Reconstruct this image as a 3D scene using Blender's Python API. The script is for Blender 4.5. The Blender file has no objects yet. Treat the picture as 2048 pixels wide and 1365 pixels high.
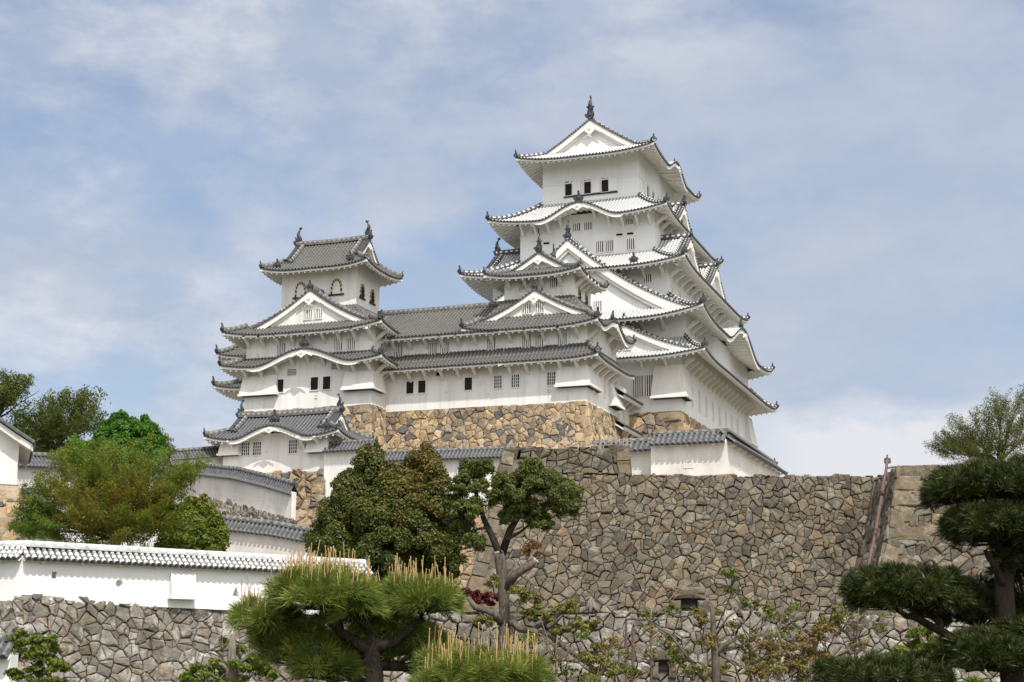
import bpy, bmesh, math, random
import numpy as np
from math import sin, cos, tan, pi, radians, sqrt, atan2, hypot
from mathutils import Vector, Matrix
random.seed(7); RNG = np.random.default_rng(7)
SC = bpy.context.scene
COL = SC.collection

# ------------------------------------------------------------------ camera
F_PX, PITCH, ROLL, EYE = 3000.0, radians(12.28), 0.0063, 1.6
cam_d = bpy.data.cameras.new("camera"); cam = bpy.data.objects.new("camera", cam_d); COL.objects.link(cam)
cam_d.sensor_width = 36.0; cam_d.lens = 36.0 * F_PX / 2048.0; cam_d.clip_start = 0.1; cam_d.clip_end = 9000
cam.matrix_world = Matrix.Translation((0, 0, EYE)) @ Matrix.Rotation(pi/2 + PITCH, 4, 'X') @ Matrix.Rotation(ROLL, 4, 'Z')
SC.camera = cam

# ------------------------------------------------------------------ light
SUN_EL, SUN_AZ = radians(57), radians(158.4)       # azimuth clockwise from +Y
w = bpy.data.worlds.new("World"); SC.world = w; w.use_nodes = True
nt = w.node_tree; nt.nodes.clear()
def N(t, **kw):
    n = nt.nodes.new(t)
    for k_, v_ in kw.items(): setattr(n, k_, v_)
    return n
def LK(a, b): nt.links.new(a, b)
out = N('ShaderNodeOutputWorld'); mixw = N('ShaderNodeMixShader')
sky = N('ShaderNodeTexSky', sky_type='NISHITA'); sky.sun_disc = False
sky.sun_elevation = SUN_EL; sky.sun_rotation = SUN_AZ; sky.altitude = 50; sky.air_density = 1.0; sky.dust_density = 1.5; sky.ozone_density = 1.6
bg1 = N('ShaderNodeBackground'); bg1.inputs[1].default_value = 0.11; LK(sky.outputs[0], bg1.inputs[0])
bg2 = N('ShaderNodeBackground'); bg2.inputs[1].default_value = 1.0
tc = N('ShaderNodeTexCoord'); mp = N('ShaderNodeMapping'); mp.inputs['Scale'].default_value = (1.0, 1.0, 1.9); mp.inputs['Location'].default_value = (0.62, 0.2, 0.35)
LK(tc.outputs['Generated'], mp.inputs[0])
def wnoise(scale, det, rough, dist=0.0):
    n = N('ShaderNodeTexNoise'); n.inputs['Scale'].default_value = scale; n.inputs['Detail'].default_value = det; n.inputs['Roughness'].default_value = rough; n.inputs['Distortion'].default_value = dist
    LK(mp.outputs[0], n.inputs[0]); return n.outputs['Fac']
def wramp(src, stops):
    r = N('ShaderNodeValToRGB'); e = r.color_ramp.elements
    while len(e) < len(stops): e.new(0.5)
    for q, (p, c) in zip(e, stops): q.position = p; q.color = (*c, 1)
    LK(src, r.inputs[0]); return r.outputs[0]
def wmath(op, a, b=0.0):
    n = N('ShaderNodeMath', operation=op)
    for s_, v_ in zip(n.inputs, (a, b)):
        if isinstance(v_, (int, float)): s_.default_value = v_
        else: LK(v_, s_)
    return n.outputs[0]
g3 = lambda x: (x, x, x)
cover = wramp(wnoise(4.2, 10, 0.6, 0.1), [(0.36, g3(0.34)), (0.49, g3(0.78)), (0.60, g3(0.97))])
puff = wramp(wnoise(9.5, 10, 0.62, 0.05), [(0.40, g3(0.0)), (0.60, g3(1.0))])
big = wramp(wnoise(1.7, 3, 0.5), [(0.38, g3(0.22)), (0.56, g3(1.0))])
pf = wmath('MULTIPLY', puff, big)
# a bank of brighter cloud low over the horizon to the right
sp = N('ShaderNodeSeparateXYZ'); LK(tc.outputs['Generated'], sp.inputs[0])
lowm = wramp(wmath('ADD', sp.outputs[2], wmath('MULTIPLY', wnoise(6.0, 7, 0.6), 0.16)), [(0.232, g3(1.0)), (0.268, g3(0.0))])
rightm = wramp(sp.outputs[0], [(0.08, g3(0.0)), (0.19, g3(1.0))])
bank = wmath('MULTIPLY', lowm, rightm)
ccol = wramp(wmath('MAXIMUM', pf, bank), [(0.0, (0.335, 0.385, 0.475)), (0.4, (0.415, 0.445, 0.51)), (1.0, (0.565, 0.57, 0.605))])
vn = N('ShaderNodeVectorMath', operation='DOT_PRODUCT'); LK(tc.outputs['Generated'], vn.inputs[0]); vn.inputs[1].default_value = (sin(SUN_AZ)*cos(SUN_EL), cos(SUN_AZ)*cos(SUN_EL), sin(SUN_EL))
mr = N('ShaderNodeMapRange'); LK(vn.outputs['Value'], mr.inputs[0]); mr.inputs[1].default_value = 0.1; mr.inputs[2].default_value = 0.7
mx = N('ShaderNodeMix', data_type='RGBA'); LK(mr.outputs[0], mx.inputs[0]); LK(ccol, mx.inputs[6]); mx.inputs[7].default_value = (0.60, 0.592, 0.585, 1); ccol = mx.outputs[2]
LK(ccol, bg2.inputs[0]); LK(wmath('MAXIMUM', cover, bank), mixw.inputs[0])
# cloud near the sun is brighter than cloud opposite it (forward scattering)
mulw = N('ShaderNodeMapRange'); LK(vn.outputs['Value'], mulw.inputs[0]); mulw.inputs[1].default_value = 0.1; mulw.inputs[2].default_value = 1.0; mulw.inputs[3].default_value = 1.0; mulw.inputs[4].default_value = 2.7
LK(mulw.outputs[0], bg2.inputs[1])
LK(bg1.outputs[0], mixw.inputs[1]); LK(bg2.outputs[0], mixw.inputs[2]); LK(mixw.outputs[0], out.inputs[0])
sun_d = bpy.data.lights.new("sun", 'SUN'); sun_d.energy = 3.4; sun_d.angle = radians(0.53); sun_d.color = (1.0, 0.955, 0.885)
sun = bpy.data.objects.new("sun", sun_d); COL.objects.link(sun)
sdir = Vector((sin(SUN_AZ)*cos(SUN_EL), cos(SUN_AZ)*cos(SUN_EL), sin(SUN_EL)))
sun.rotation_euler = sdir.to_track_quat('Z', 'Y').to_euler(); sun.location = (40, -40, 120)
SC.view_settings.view_transform = 'Standard'; SC.view_settings.look = 'None'; SC.view_settings.exposure = 0.5; SC.view_settings.gamma = 1.0
SC.view_settings.use_curve_mapping = False
SC.cycles.max_bounces = 6; SC.cycles.diffuse_bounces = 4; SC.cycles.transparent_max_bounces = 6

# ------------------------------------------------------------------ measuring frame: pixel + depth -> world; castle axes u (along the west front), v (depth), z
A = radians(20.4)
UX = np.array([cos(A), -sin(A), 0.0]); VX = np.array([sin(A), cos(A), 0.0]); ZX = np.array([0, 0, 1.0])
def ray(px, py):
    x = (px-1024)/F_PX; y = (682.5-py)/F_PX
    x, y = x*cos(ROLL)-y*sin(ROLL), x*sin(ROLL)+y*cos(ROLL)
    return np.array([x, cos(PITCH)-y*sin(PITCH), sin(PITCH)+y*cos(PITCH)])
EYEP = np.array([0, 0, EYE])
def at(px, py, Y):
    r = ray(px, py); return EYEP + r*(Y/r[1])
OC = at(1363, 816, 148.0)
def cw(u, v, z): return OC + UX*u + VX*v + ZX*z
def loc(p):
    q = np.asarray(p)-OC; return np.array([q@UX, q@VX, q[2]])
def atv(px, py, v):
    r = ray(px, py); t = ((OC-EYEP)@VX+v)/(r@VX); return loc(EYEP+r*t)

# ------------------------------------------------------------------ materials
def mat(name, rough=0.8, spec=0.2):
    m = bpy.data.materials.new(name); m.use_nodes = True
    b = m.node_tree.nodes['Principled BSDF']; b.inputs['Roughness'].default_value = rough
    b.inputs['Specular IOR Level'].default_value = spec
    return m, m.node_tree, b
def nn(t, ty, **kw):
    n = t.nodes.new(ty)
    for k_, v_ in kw.items(): setattr(n, k_, v_)
    return n
def ramp(t, src, stops, interp='LINEAR'):
    r = nn(t, 'ShaderNodeValToRGB'); r.color_ramp.interpolation = interp
    e = r.color_ramp.elements
    while len(e) < len(stops): e.new(0.5)
    for i, (p, c) in enumerate(stops):
        e[i].position = p; e[i].color = (c[0], c[1], c[2], 1) if not isinstance(c, (int, float)) else (c, c, c, 1)
    t.links.new(src, r.inputs[0]); return r.outputs[0]
def noise(t, scale, detail=4, rough=0.55, vec=None, sc=None):
    n = nn(t, 'ShaderNodeTexNoise'); n.inputs['Scale'].default_value = scale; n.inputs['Detail'].default_value = detail; n.inputs['Roughness'].default_value = rough
    if vec is None:
        g = nn(t, 'ShaderNodeTexCoord'); vec = g.outputs['Object']
    if sc is not None:
        m = nn(t, 'ShaderNodeMapping'); m.inputs['Scale'].default_value = sc; t.links.new(vec, m.inputs[0]); vec = m.outputs[0]
    t.links.new(vec, n.inputs['Vector']); return n.outputs['Fac']
def mixc(t, fac, a, b, mode='MIX'):
    n = nn(t, 'ShaderNodeMix', data_type='RGBA', blend_type=mode)
    for s, v in ((n.inputs[0], fac), (n.inputs[6], a), (n.inputs[7], b)):
        if isinstance(v, (int, float)): s.default_value = v
        elif isinstance(v, tuple): s.default_value = (v[0], v[1], v[2], 1)
        else: t.links.new(v, s)
    return n.outputs[2]
def math_(t, op, a, b=None):
    n = nn(t, 'ShaderNodeMath', operation=op)
    for s, v in ((n.inputs[0], a), (n.inputs[1], b)):
        if v is None: continue
        if isinstance(v, (int, float)): s.default_value = v
        else: t.links.new(v, s)
    return n.outputs[0]
def bump(t, b, h, strength=0.4, dist=0.05):
    n = nn(t, 'ShaderNodeBump'); n.inputs['Strength'].default_value = strength; n.inputs['Distance'].default_value = dist
    t.links.new(h, n.inputs['Height']); t.links.new(n.outputs[0], b.inputs['Normal'])
def uvsep(t):
    u = nn(t, 'ShaderNodeUVMap'); s = nn(t, 'ShaderNodeSeparateXYZ'); t.links.new(u.outputs[0], s.inputs[0]); return s.outputs[0], s.outputs[1], u.outputs[0]

def plaster(name, base, stain, amount, streak=(1.2, 1.2, 0.25)):
    m, t, b = mat(name, 0.85, 0.15)
    f = ramp(t, noise(t, 0.9, 6, 0.6, sc=streak), [(0.45, 0.0), (0.8, amount)])
    f2 = ramp(t, noise(t, 0.16, 3, 0.5), [(0.4, 0.0), (0.75, amount*0.6)])
    c = mixc(t, f, base, stain); c = mixc(t, f2, c, stain)
    t.links.new(c, b.inputs['Base Color']); return m
M_PL = plaster('white_plaster', (0.755, 0.752, 0.738), (0.52, 0.505, 0.475), 0.38, (1.1, 1.1, 0.2))
M_PL2 = plaster('old_plaster', (0.76, 0.745, 0.712), (0.48, 0.445, 0.395), 0.7, (1.6, 1.6, 0.16))
M_PL3 = plaster('weathered_plaster', (0.74, 0.70, 0.64), (0.40, 0.37, 0.34), 0.8, (0.8, 0.8, 0.5))
M_TRIM = plaster('trim_plaster', (0.77, 0.75, 0.70), (0.60, 0.56, 0.49), 0.5)

def tile_mat(name, roll, tile_c, joint_c, period, duty, speck):
    m, t, b = mat(name, 0.65, 0.3)
    ux, uy, uv = uvsep(t)
    fr = math_(t, 'FRACT', math_(t, 'DIVIDE', uy, period))
    jit = noise(t, 3.0, 2)
    s = math_(t, 'LESS_THAN', math_(t, 'ADD', fr, math_(t, 'MULTIPLY', math_(t, 'SUBTRACT', jit, 0.5), 0.5)), duty)
    tc_ = mixc(t, ramp(t, noise(t, 2.2, 4, 0.7), [(0.35, 0.0), (0.68, 1.0)]), tile_c, tuple(min(1, x*speck) for x in tile_c))
    tc_ = mixc(t, ramp(t, noise(t, 0.35, 3, 0.6), [(0.4, 0.0), (0.7, 0.55)]), tc_, tuple(min(1, x*1.6)*k for x, k in zip(tile_c, (1.05, 1.0, 0.88))))
    jc = mixc(t, ramp(t, noise(t, 1.1, 4, 0.65), [(0.35, 0.0), (0.75, 0.7)]), joint_c, tuple(x*0.6 for x in joint_c))
    t.links.new(mixc(t, s, tc_, jc), b.inputs['Base Color']); return m
M_RW = tile_mat('white_jointed_roll_tile', True, (0.30, 0.30, 0.298), (0.70, 0.69, 0.67), 0.34, 0.6, 1.5)
M_PW = tile_mat('white_jointed_pan_tile', False, (0.17, 0.17, 0.17), (0.40, 0.395, 0.38), 0.34, 0.45, 1.5)
M_RP = tile_mat('coping_roll_tile', True, (0.15, 0.15, 0.152), (0.66, 0.65, 0.63), 0.26, 0.6, 1.6)
M_RG = tile_mat('grey_roll_tile', True, (0.060, 0.059, 0.056), (0.17, 0.16, 0.138), 0.36, 0.28, 2.1)
M_PG = tile_mat('grey_pan_tile', False, (0.042, 0.042, 0.042), (0.11, 0.105, 0.095), 0.36, 0.25, 1.7)
M_RD = tile_mat('dark_roll_tile', True, (0.062, 0.064, 0.07), (0.16, 0.16, 0.16), 0.36, 0.25, 2.1)
M_PD = tile_mat('dark_pan_tile', False, (0.035, 0.035, 0.038), (0.08, 0.08, 0.08), 0.36, 0.2, 1.6)
def plain(name, c, rough=0.7, var=0.35, scale=3.0, spec=0.25):
    m, t, b = mat(name, rough, spec)
    f = ramp(t, noise(t, scale, 4, 0.6), [(0.3, 0.0), (0.75, 1.0)])
    t.links.new(mixc(t, f, tuple(x*(1-var) for x in c), tuple(min(1, x*(1+var)) for x in c)), b.inputs['Base Color']); return m
M_CAP = plain('round_end_tile', (0.075, 0.077, 0.082), 0.6)
M_DARK = plain('painted_opening_dark', (0.012, 0.011, 0.01), 0.8)  # near-black panel colour stands in for the unlit depth of uncut openings
M_IRON = plain('black_lacquer', (0.02, 0.019, 0.018), 0.45)
M_ORN = plain('ornament_tile', (0.05, 0.052, 0.055), 0.55, 0.5)
M_GOLD = plain('gilt_metal', (0.55, 0.42, 0.10), 0.4, 0.2)
M_BROWN = plain('painted_pipe', (0.115, 0.072, 0.066), 0.5, 0.2)
M_PICKET = plain('picket_paint', (0.36, 0.31, 0.27), 0.6, 0.2)
def ridge_mat(name, dark, light, period, duty):
    m, t, b = mat(name, 0.65, 0.25)
    ux, uy, uv = uvsep(t)
    fx = math_(t, 'LESS_THAN', math_(t, 'FRACT', math_(t, 'DIVIDE', ux, period)), duty)
    fy = math_(t, 'LESS_THAN', math_(t, 'ABSOLUTE', math_(t, 'SUBTRACT', uy, 0.5)), 0.17)      # the top course
    fy2 = math_(t, 'LESS_THAN', math_(t, 'ABSOLUTE', math_(t, 'SUBTRACT', math_(t, 'ABSOLUTE', math_(t, 'SUBTRACT', uy, 0.5)), 0.34)), 0.05)
    f = math_(t, 'MULTIPLY', math_(t, 'MAXIMUM', fy, fy2), fx)
    n_ = ramp(t, noise(t, 2.0, 3), [(0.3, 0.0), (0.7, 1.0)])
    d = mixc(t, n_, dark, tuple(x*1.9 for x in dark))
    t.links.new(mixc(t, f, d, light), b.inputs['Base Color']); return m
M_RIDW = ridge_mat('white_jointed_ridge', (0.055, 0.055, 0.058), (0.75, 0.74, 0.71), 0.62, 0.5)
M_RIDP = ridge_mat('plastered_ridge', (0.30, 0.30, 0.295), (0.66, 0.65, 0.63), 0.46, 0.6)
M_RIDG = ridge_mat('grey_ridge', (0.075, 0.074, 0.072), (0.27, 0.26, 0.23), 0.55, 0.45)

def stone_mat(name, stops, lichen, rough=0.9):
    m, t, b = mat(name, rough, 0.1)
    a = nn(t, 'ShaderNodeAttribute', attribute_name='stone'); s = nn(t, 'ShaderNodeSeparateColor'); t.links.new(a.outputs['Color'], s.inputs[0])
    c = ramp(t, s.outputs[0], stops)
    val = ramp(t, s.outputs[1], [(0.0, 0.62), (1.0, 1.25)])
    c = mixc(t, 1.0, c, val, 'MULTIPLY')
    f = ramp(t, noise(t, 2.6, 7, 0.7), [(0.3, 0.68), (0.72, 1.25)])
    c = mixc(t, 1.0, c, f, 'MULTIPLY')
    lf = math_(t, 'MULTIPLY', ramp(t, noise(t, 1.3, 6, 0.72), [(0.5, 0.0), (0.62, 1.0)]), math_(t, 'MULTIPLY', s.outputs[2], lichen[3]))
    c = mixc(t, lf, c, lichen[:3])
    df = ramp(t, noise(t, 0.22, 5, 0.65, sc=(1, 1, 0.45)), [(0.48, 0.0), (0.72, 0.55)])
    c = mixc(t, df, c, (0.10, 0.09, 0.08))
    c = mixc(t, ramp(t, noise(t, 0.55, 6, 0.7), [(0.52, 0.0), (0.68, 0.5)]), c, (0.075, 0.064, 0.050))
    t.links.new(c, b.inputs['Base Color'])
    bump(t, b, noise(t, 3.2, 8, 0.8), 1.0, 0.14); return m
TAN = [(0.0, (0.40, 0.28, 0.155)), (0.3, (0.47, 0.345, 0.205)), (0.6, (0.42, 0.315, 0.20)), (0.84, (0.36, 0.29, 0.215)), (0.90, (0.13, 0.135, 0.14)), (1.0, (0.17, 0.165, 0.16))]
GRY = [(0.0, (0.152, 0.121, 0.082)), (0.25, (0.201, 0.157, 0.102)), (0.5, (0.176, 0.148, 0.105)), (0.74, (0.148, 0.133, 0.107)), (0.90, (0.094, 0.080, 0.064)), (1.0, (0.234, 0.168, 0.094))]
GRW = [(0.0, (0.248, 0.219, 0.179)), (0.3, (0.304, 0.276, 0.230)), (0.6, (0.221, 0.197, 0.166)), (0.85, (0.276, 0.221, 0.156)), (1.0, (0.166, 0.149, 0.129))]
M_STAN = stone_mat('tan_stone', TAN, (0.33, 0.31, 0.26, 0.35))
M_SGRY = stone_mat('grey_brown_stone', GRY, (0.30, 0.29, 0.24, 0.7))
M_SGRW = stone_mat('pale_grey_stone', GRW, (0.55, 0.55, 0.51, 0.95))
M_MORT = plain('dark_joint', (0.045, 0.038, 0.03), 0.95)
M_EARTH = plain('earth', (0.10, 0.085, 0.055), 0.95, 0.5, 0.8)
M_GRASS = plain('dry_ground', (0.265, 0.248, 0.21), 0.95, 0.35, 0.5)
M_TURF = plain('turf', (0.075, 0.075, 0.038), 0.95, 0.5, 1.5)
def bark_mat(name, c1, c2, sc=(3, 3, 0.8)):
    m, t, b = mat(name, 0.9, 0.1)
    f = noise(t, 3.5, 6, 0.7, sc=sc)
    t.links.new(mixc(t, ramp(t, f, [(0.35, 0.0), (0.68, 1.0)]), c1, c2), b.inputs['Base Color']); bump(t, b, f, 0.8, 0.05); return m
M_BARK = bark_mat('dark_bark', (0.020, 0.016, 0.012), (0.058, 0.046, 0.036))
M_BARKG = bark_mat('grey_bark', (0.085, 0.072, 0.060), (0.23, 0.20, 0.17))
M_BARKD = bark_mat('brown_grey_bark', (0.055, 0.045, 0.036), (0.165, 0.138, 0.112))
M_BARKB = bark_mat('brown_bark', (0.11, 0.075, 0.05), (0.24, 0.18, 0.13))
def leaf_mat(name, stops, trans=0.3, rough=0.5):
    m = bpy.data.materials.new(name); m.use_nodes = True; t = m.node_tree
    b = t.nodes['Principled BSDF']; b.inputs['Roughness'].default_value = rough; b.inputs['Specular IOR Level'].default_value = 0.3
    a = nn(t, 'ShaderNodeAttribute', attribute_name='tint')
    c = ramp(t, a.outputs['Fac'], stops)
    t.links.new(c, b.inputs['Base Color'])
    tr = nn(t, 'ShaderNodeBsdfTranslucent'); t.links.new(c, tr.inputs[0])
    mx = nn(t, 'ShaderNodeMixShader'); mx.inputs[0].default_value = trans
    t.links.new(b.outputs[0], mx.inputs[1]); t.links.new(tr.outputs[0], mx.inputs[2])
    t.links.new(mx.outputs[0], t.nodes['Material Output'].inputs[0]); return m
M_LDARK = leaf_mat('evergreen_leaf', [(0.0, (0.026, 0.048, 0.008)), (0.35, (0.066, 0.086, 0.012)), (0.6, (0.108, 0.100, 0.016)), (0.8, (0.140, 0.094, 0.018)), (1.0, (0.165, 0.082, 0.020))], 0.22)
M_LMAP = leaf_mat('maple_leaf', [(0.0, (0.078, 0.160, 0.015)), (0.35, (0.138, 0.184, 0.018)), (0.65, (0.188, 0.166, 0.024)), (1.0, (0.230, 0.129, 0.028))], 0.45)
M_LBRI = leaf_mat('bright_leaf', [(0.0, (0.041, 0.122, 0.011)), (0.5, (0.077, 0.180, 0.014)), (1.0, (0.135, 0.225, 0.027))], 0.4)
M_LYEL = leaf_mat('yellow_green_leaf', [(0.0, (0.076, 0.128, 0.013)), (0.5, (0.145, 0.162, 0.015)), (1.0, (0.221, 0.170, 0.025))], 0.35)
M_LOLI = leaf_mat('olive_leaf', [(0.0, (0.047, 0.066, 0.012)), (0.5, (0.098, 0.119, 0.020)), (1.0, (0.162, 0.166, 0.034))], 0.32)
M_LRED = leaf_mat('young_red_leaf', [(0.0, (0.11, 0.145, 0.024)), (0.35, (0.185, 0.165, 0.034)), (0.7, (0.19, 0.115, 0.042)), (1.0, (0.16, 0.07, 0.034))], 0.35)
M_LCRI = leaf_mat('crimson_leaf', [(0.0, (0.07, 0.008, 0.010)), (1.0, (0.17, 0.018, 0.02))], 0.3)
M_NEED = leaf_mat('pine_needle', [(0.0, (0.030, 0.055, 0.010)), (0.5, (0.110, 0.155, 0.022)), (1.0, (0.25, 0.275, 0.05))], 0.25, 0.4)
M_NEED2 = leaf_mat('dark_needle', [(0.0, (0.014, 0.022, 0.006)), (0.5, (0.048, 0.064, 0.013)), (1.0, (0.155, 0.155, 0.05))], 0.15, 0.42)
M_CAND = plain('pine_candle', (0.40, 0.275, 0.115), 0.8, 0.3, 20)

# ------------------------------------------------------------------ mesh builder
class Th:
    """a thing: its base point and the frame its parts are written in"""
    def __init__(s, name, label, cat, base, frame='castle', group=None):
        s.frame = frame; s.base = np.array(base, float)
        o = bpy.data.objects.new(name, None); COL.objects.link(o); s.o = o; o.empty_display_size = 0.5
        if frame == 'castle': o.location = cw(*base); o.rotation_euler = (0, 0, -A)
        else: o.location = base
        o['label'] = label; o['category'] = cat; o['kind'] = 'thing'
        if group: o['group'] = group
def tag(o, label, cat, group=None, kind=None):
    o['label'] = label; o['category'] = cat
    if group: o['group'] = group
    if kind: o['kind'] = kind
class MB:
    def __init__(s): s.v = []; s.f = []; s.m = []; s.uv = []; s.col = []
    def add(s, V, Fs, mi=0, uv=None, col=None):
        o = len(s.v); s.v.extend([tuple(map(float, p)) for p in V])
        s.f.extend([tuple(i+o for i in f) for f in Fs]); s.m.extend([mi]*len(Fs))
        s.uv.extend(uv if uv is not None else [(0.0, 0.0)]*len(V))
        s.col.extend([col]*len(V) if col is not None else [(0.5, 0.5, 0.5, 1)]*len(V))
    def quadbox(s, P, mi=0):      # 8 points: bottom ring 0-3, top ring 4-7
        s.add(P, [(3, 2, 1, 0), (4, 5, 6, 7), (0, 1, 5, 4), (1, 2, 6, 5), (2, 3, 7, 6), (3, 0, 4, 7)], mi)
    def box(s, a, b, mi=0):
        (x0, y0, z0), (x1, y1, z1) = a, b
        s.quadbox([(x0, y0, z0), (x1, y0, z0), (x1, y1, z0), (x0, y1, z0), (x0, y0, z1), (x1, y0, z1), (x1, y1, z1), (x0, y1, z1)], mi)
    def prism(s, poly, off, mi=0):   # polygon of 3-D points extruded by the vector off
        n = len(poly); P = [np.array(p, float) for p in poly]; o = np.array(off, float)
        s.add(P+[p+o for p in P], [tuple(range(n-1, -1, -1)), tuple(range(n, 2*n))]+[(i, (i+1) % n, n+(i+1) % n, n+i) for i in range(n)], mi)
    def tube(s, pts, rad, k=6, mi=0, cap=True):
        pts = [np.array(p, float) for p in pts]; n = len(pts); V = []; ref = np.array([0.31, 0.17, 0.93])
        for i, p in enumerate(pts):
            d = pts[min(i+1, n-1)]-pts[max(i-1, 0)]; d = d/(np.linalg.norm(d)+1e-9)
            if abs(d@ref) > 0.95: ref = np.array([1.0, 0.1, 0])
            a = np.cross(d, ref); a /= np.linalg.norm(a); b = np.cross(d, a); r = rad[i] if hasattr(rad, '__len__') else rad
            V += [p+(a*cos(2*pi*j/k)+b*sin(2*pi*j/k))*r for j in range(k)]
        Fs = [(i*k+j, i*k+(j+1) % k, (i+1)*k+(j+1) % k, (i+1)*k+j) for i in range(n-1) for j in range(k)]
        if cap: Fs += [tuple(range(k-1, -1, -1)), tuple(range((n-1)*k, n*k))]
        s.add(V, Fs, mi)
    def sweep(s, pts, wd, ht, mi=0, up=(0, 0, 1), u0=0.0):
        """ridge of tiles: a low arched section swept along pts; uv.x metres along, uv.y around"""
        pts = [np.array(p, float) for p in pts]; n = len(pts); V = []; UV = []; L = u0; up = np.array(up, float)
        prof = [(-.5, 0), (-.46, .6), (-.28, .92), (0, 1), (.28, .92), (.46, .6), (.5, 0)]; k = len(prof)
        for i, p in enumerate(pts):
            d = pts[min(i+1, n-1)]-pts[max(i-1, 0)]; d /= (np.linalg.norm(d)+1e-9)
            a = np.cross(d, up); a /= (np.linalg.norm(a)+1e-9); b = np.cross(a, d)
            if i: L += np.linalg.norm(p-pts[i-1])
            for j, (x, y) in enumerate(prof): V.append(p+a*x*wd+b*y*ht); UV.append((L, j/(k-1)))
        Fs = [(i*k+j, i*k+j+1, (i+1)*k+j+1, (i+1)*k+j) for i in range(n-1) for j in range(k-1)]
        Fs += [tuple(range(k-1, -1, -1)), tuple(range((n-1)*k, n*k))]
        s.add(V, Fs, mi, UV)
    def build(s, name, mats, th, parent=None, smooth=False, stone=False):
        base = th.base if th else np.zeros(3)
        V = np.array(s.v)-base if s.v else np.zeros((0, 3))
        me = bpy.data.meshes.new(name); me.from_pydata(V.tolist(), [], s.f)
        for m in (mats if isinstance(mats, (list, tuple)) else [mats]): me.materials.append(m)
        me.polygons.foreach_set('material_index', s.m)
        if smooth: me.polygons.foreach_set('use_smooth', [True]*len(s.f))
        li = np.zeros(len(me.loops), dtype=np.int32); me.loops.foreach_get('vertex_index', li)
        uvl = me.uv_layers.new(name='UVMap'); uvl.data.foreach_set('uv', np.array(s.uv, dtype=np.float32)[li].ravel())
        if stone:
            at_ = me.color_attributes.new('stone', 'FLOAT_COLOR', 'POINT'); at_.data.foreach_set('color', np.array(s.col, dtype=np.float32).ravel())
        me.update()
        o = bpy.data.objects.new(name, me); COL.objects.link(o)
        if th or parent is not None: o.parent = parent if parent is not None else th.o
        return o
def copy_of(o, parent, location, rotz=0.0, scale=1.0, tilt=None):
    c = o.copy(); COL.objects.link(c); c.parent = parent; c.location = location
    c.rotation_euler = tilt if tilt is not None else (0, 0, rotz)
    c.scale = (scale, scale, scale) if not hasattr(scale, '__len__') else scale
    return c

# ------------------------------------------------------------------ masters (kept as meshes; linked as copies)
def master(mb, name, mats, smooth=False):
    me = bpy.data.meshes.new(name); me.from_pydata(mb.v, [], mb.f)
    for m in mats: me.materials.append(m)
    me.polygons.foreach_set('material_index', mb.m)
    if smooth: me.polygons.foreach_set('use_smooth', [True]*len(mb.f))
    me.update(); return me
def inst(me, name, th, pos, rotz=0.0, scale=1.0, parent=None):
    o = bpy.data.objects.new(name, me); COL.objects.link(o); o.parent = parent if parent is not None else th.o
    o.location = np.array(pos, float)-th.base; o.rotation_euler = (0, 0, rotz)
    o.scale = (scale, scale, scale) if not hasattr(scale, '__len__') else scale
    return o
def m_shachi():      # dolphin-like roof fish, head down, tail up; body in the x-z plane, looking to +x
    b = MB()
    b.tube([(0.35, 0, 0.05), (0.18, 0, 0.18), (0.0, 0, 0.35), (-0.10, 0, 0.62), (-0.06, 0, 0.92), (0.06, 0, 1.18), (0.16, 0, 1.36)], [0.10, 0.21, 0.25, 0.21, 0.155, 0.09, 0.05], 8)
    for a, l in ((0.0, .42), (0.55, .40), (-0.75, .36)):
        d = np.array([sin(0.35+a), 0, cos(0.35+a)]); c = np.array([0.13, 0, 1.28])
        q = np.array([d[2], 0, -d[0]])*0.07
        b.prism([c-q, c+d*l*0.6-q*1.4, c+d*l, c+d*l*0.6+q*1.4, c+q], (0, 0.05, 0))
    for z, x in ((0.55, -0.3), (0.85, -0.22), (0.35, -0.2)):
        b.prism([(x+0.18, -.02, z-.1), (x-0.10, -.02, z+.12), (x+0.18, -.02, z+.14)], (0, .04, 0))
    for sg in (-1, 1):
        b.prism([(0.1, sg*.18, .30), (-.12, sg*.42, .55), (-.02, sg*.2, .55)], (0.03, 0, 0.02))
    b.box((-.25, -.24, -.25), (.35, .24, .1))
    return master(b, 'ridge_fish', [M_ORN])
def m_oni():         # ridge-end tile with its upright horn; faces +x
    b = MB()
    b.prism([(0, -.34, -.05), (0, .34, -.05), (0, .36, .2), (0, .22, .42), (0, .1, .52), (0, -.1, .52), (0, -.22, .42), (0, -.36, .2)], (-.22, 0, 0))
    b.tube([(-.1, 0, .4), (-.09, 0, .58), (-.06, 0, .74), (0.0, 0, .86)], [.11, .10, .10, .08], 7)
    b.tube([(.0, 0, .22), (.08, 0, .22)], [.2, .12], 8)
    for sg in (-1, 1): b.tube([(-.05, sg*.3, .1), (-.02, sg*.42, .2), (0, sg*.38, .34)], [.1, .08, .05], 6)
    return master(b, 'ridge_end_tile', [M_ORN])
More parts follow.
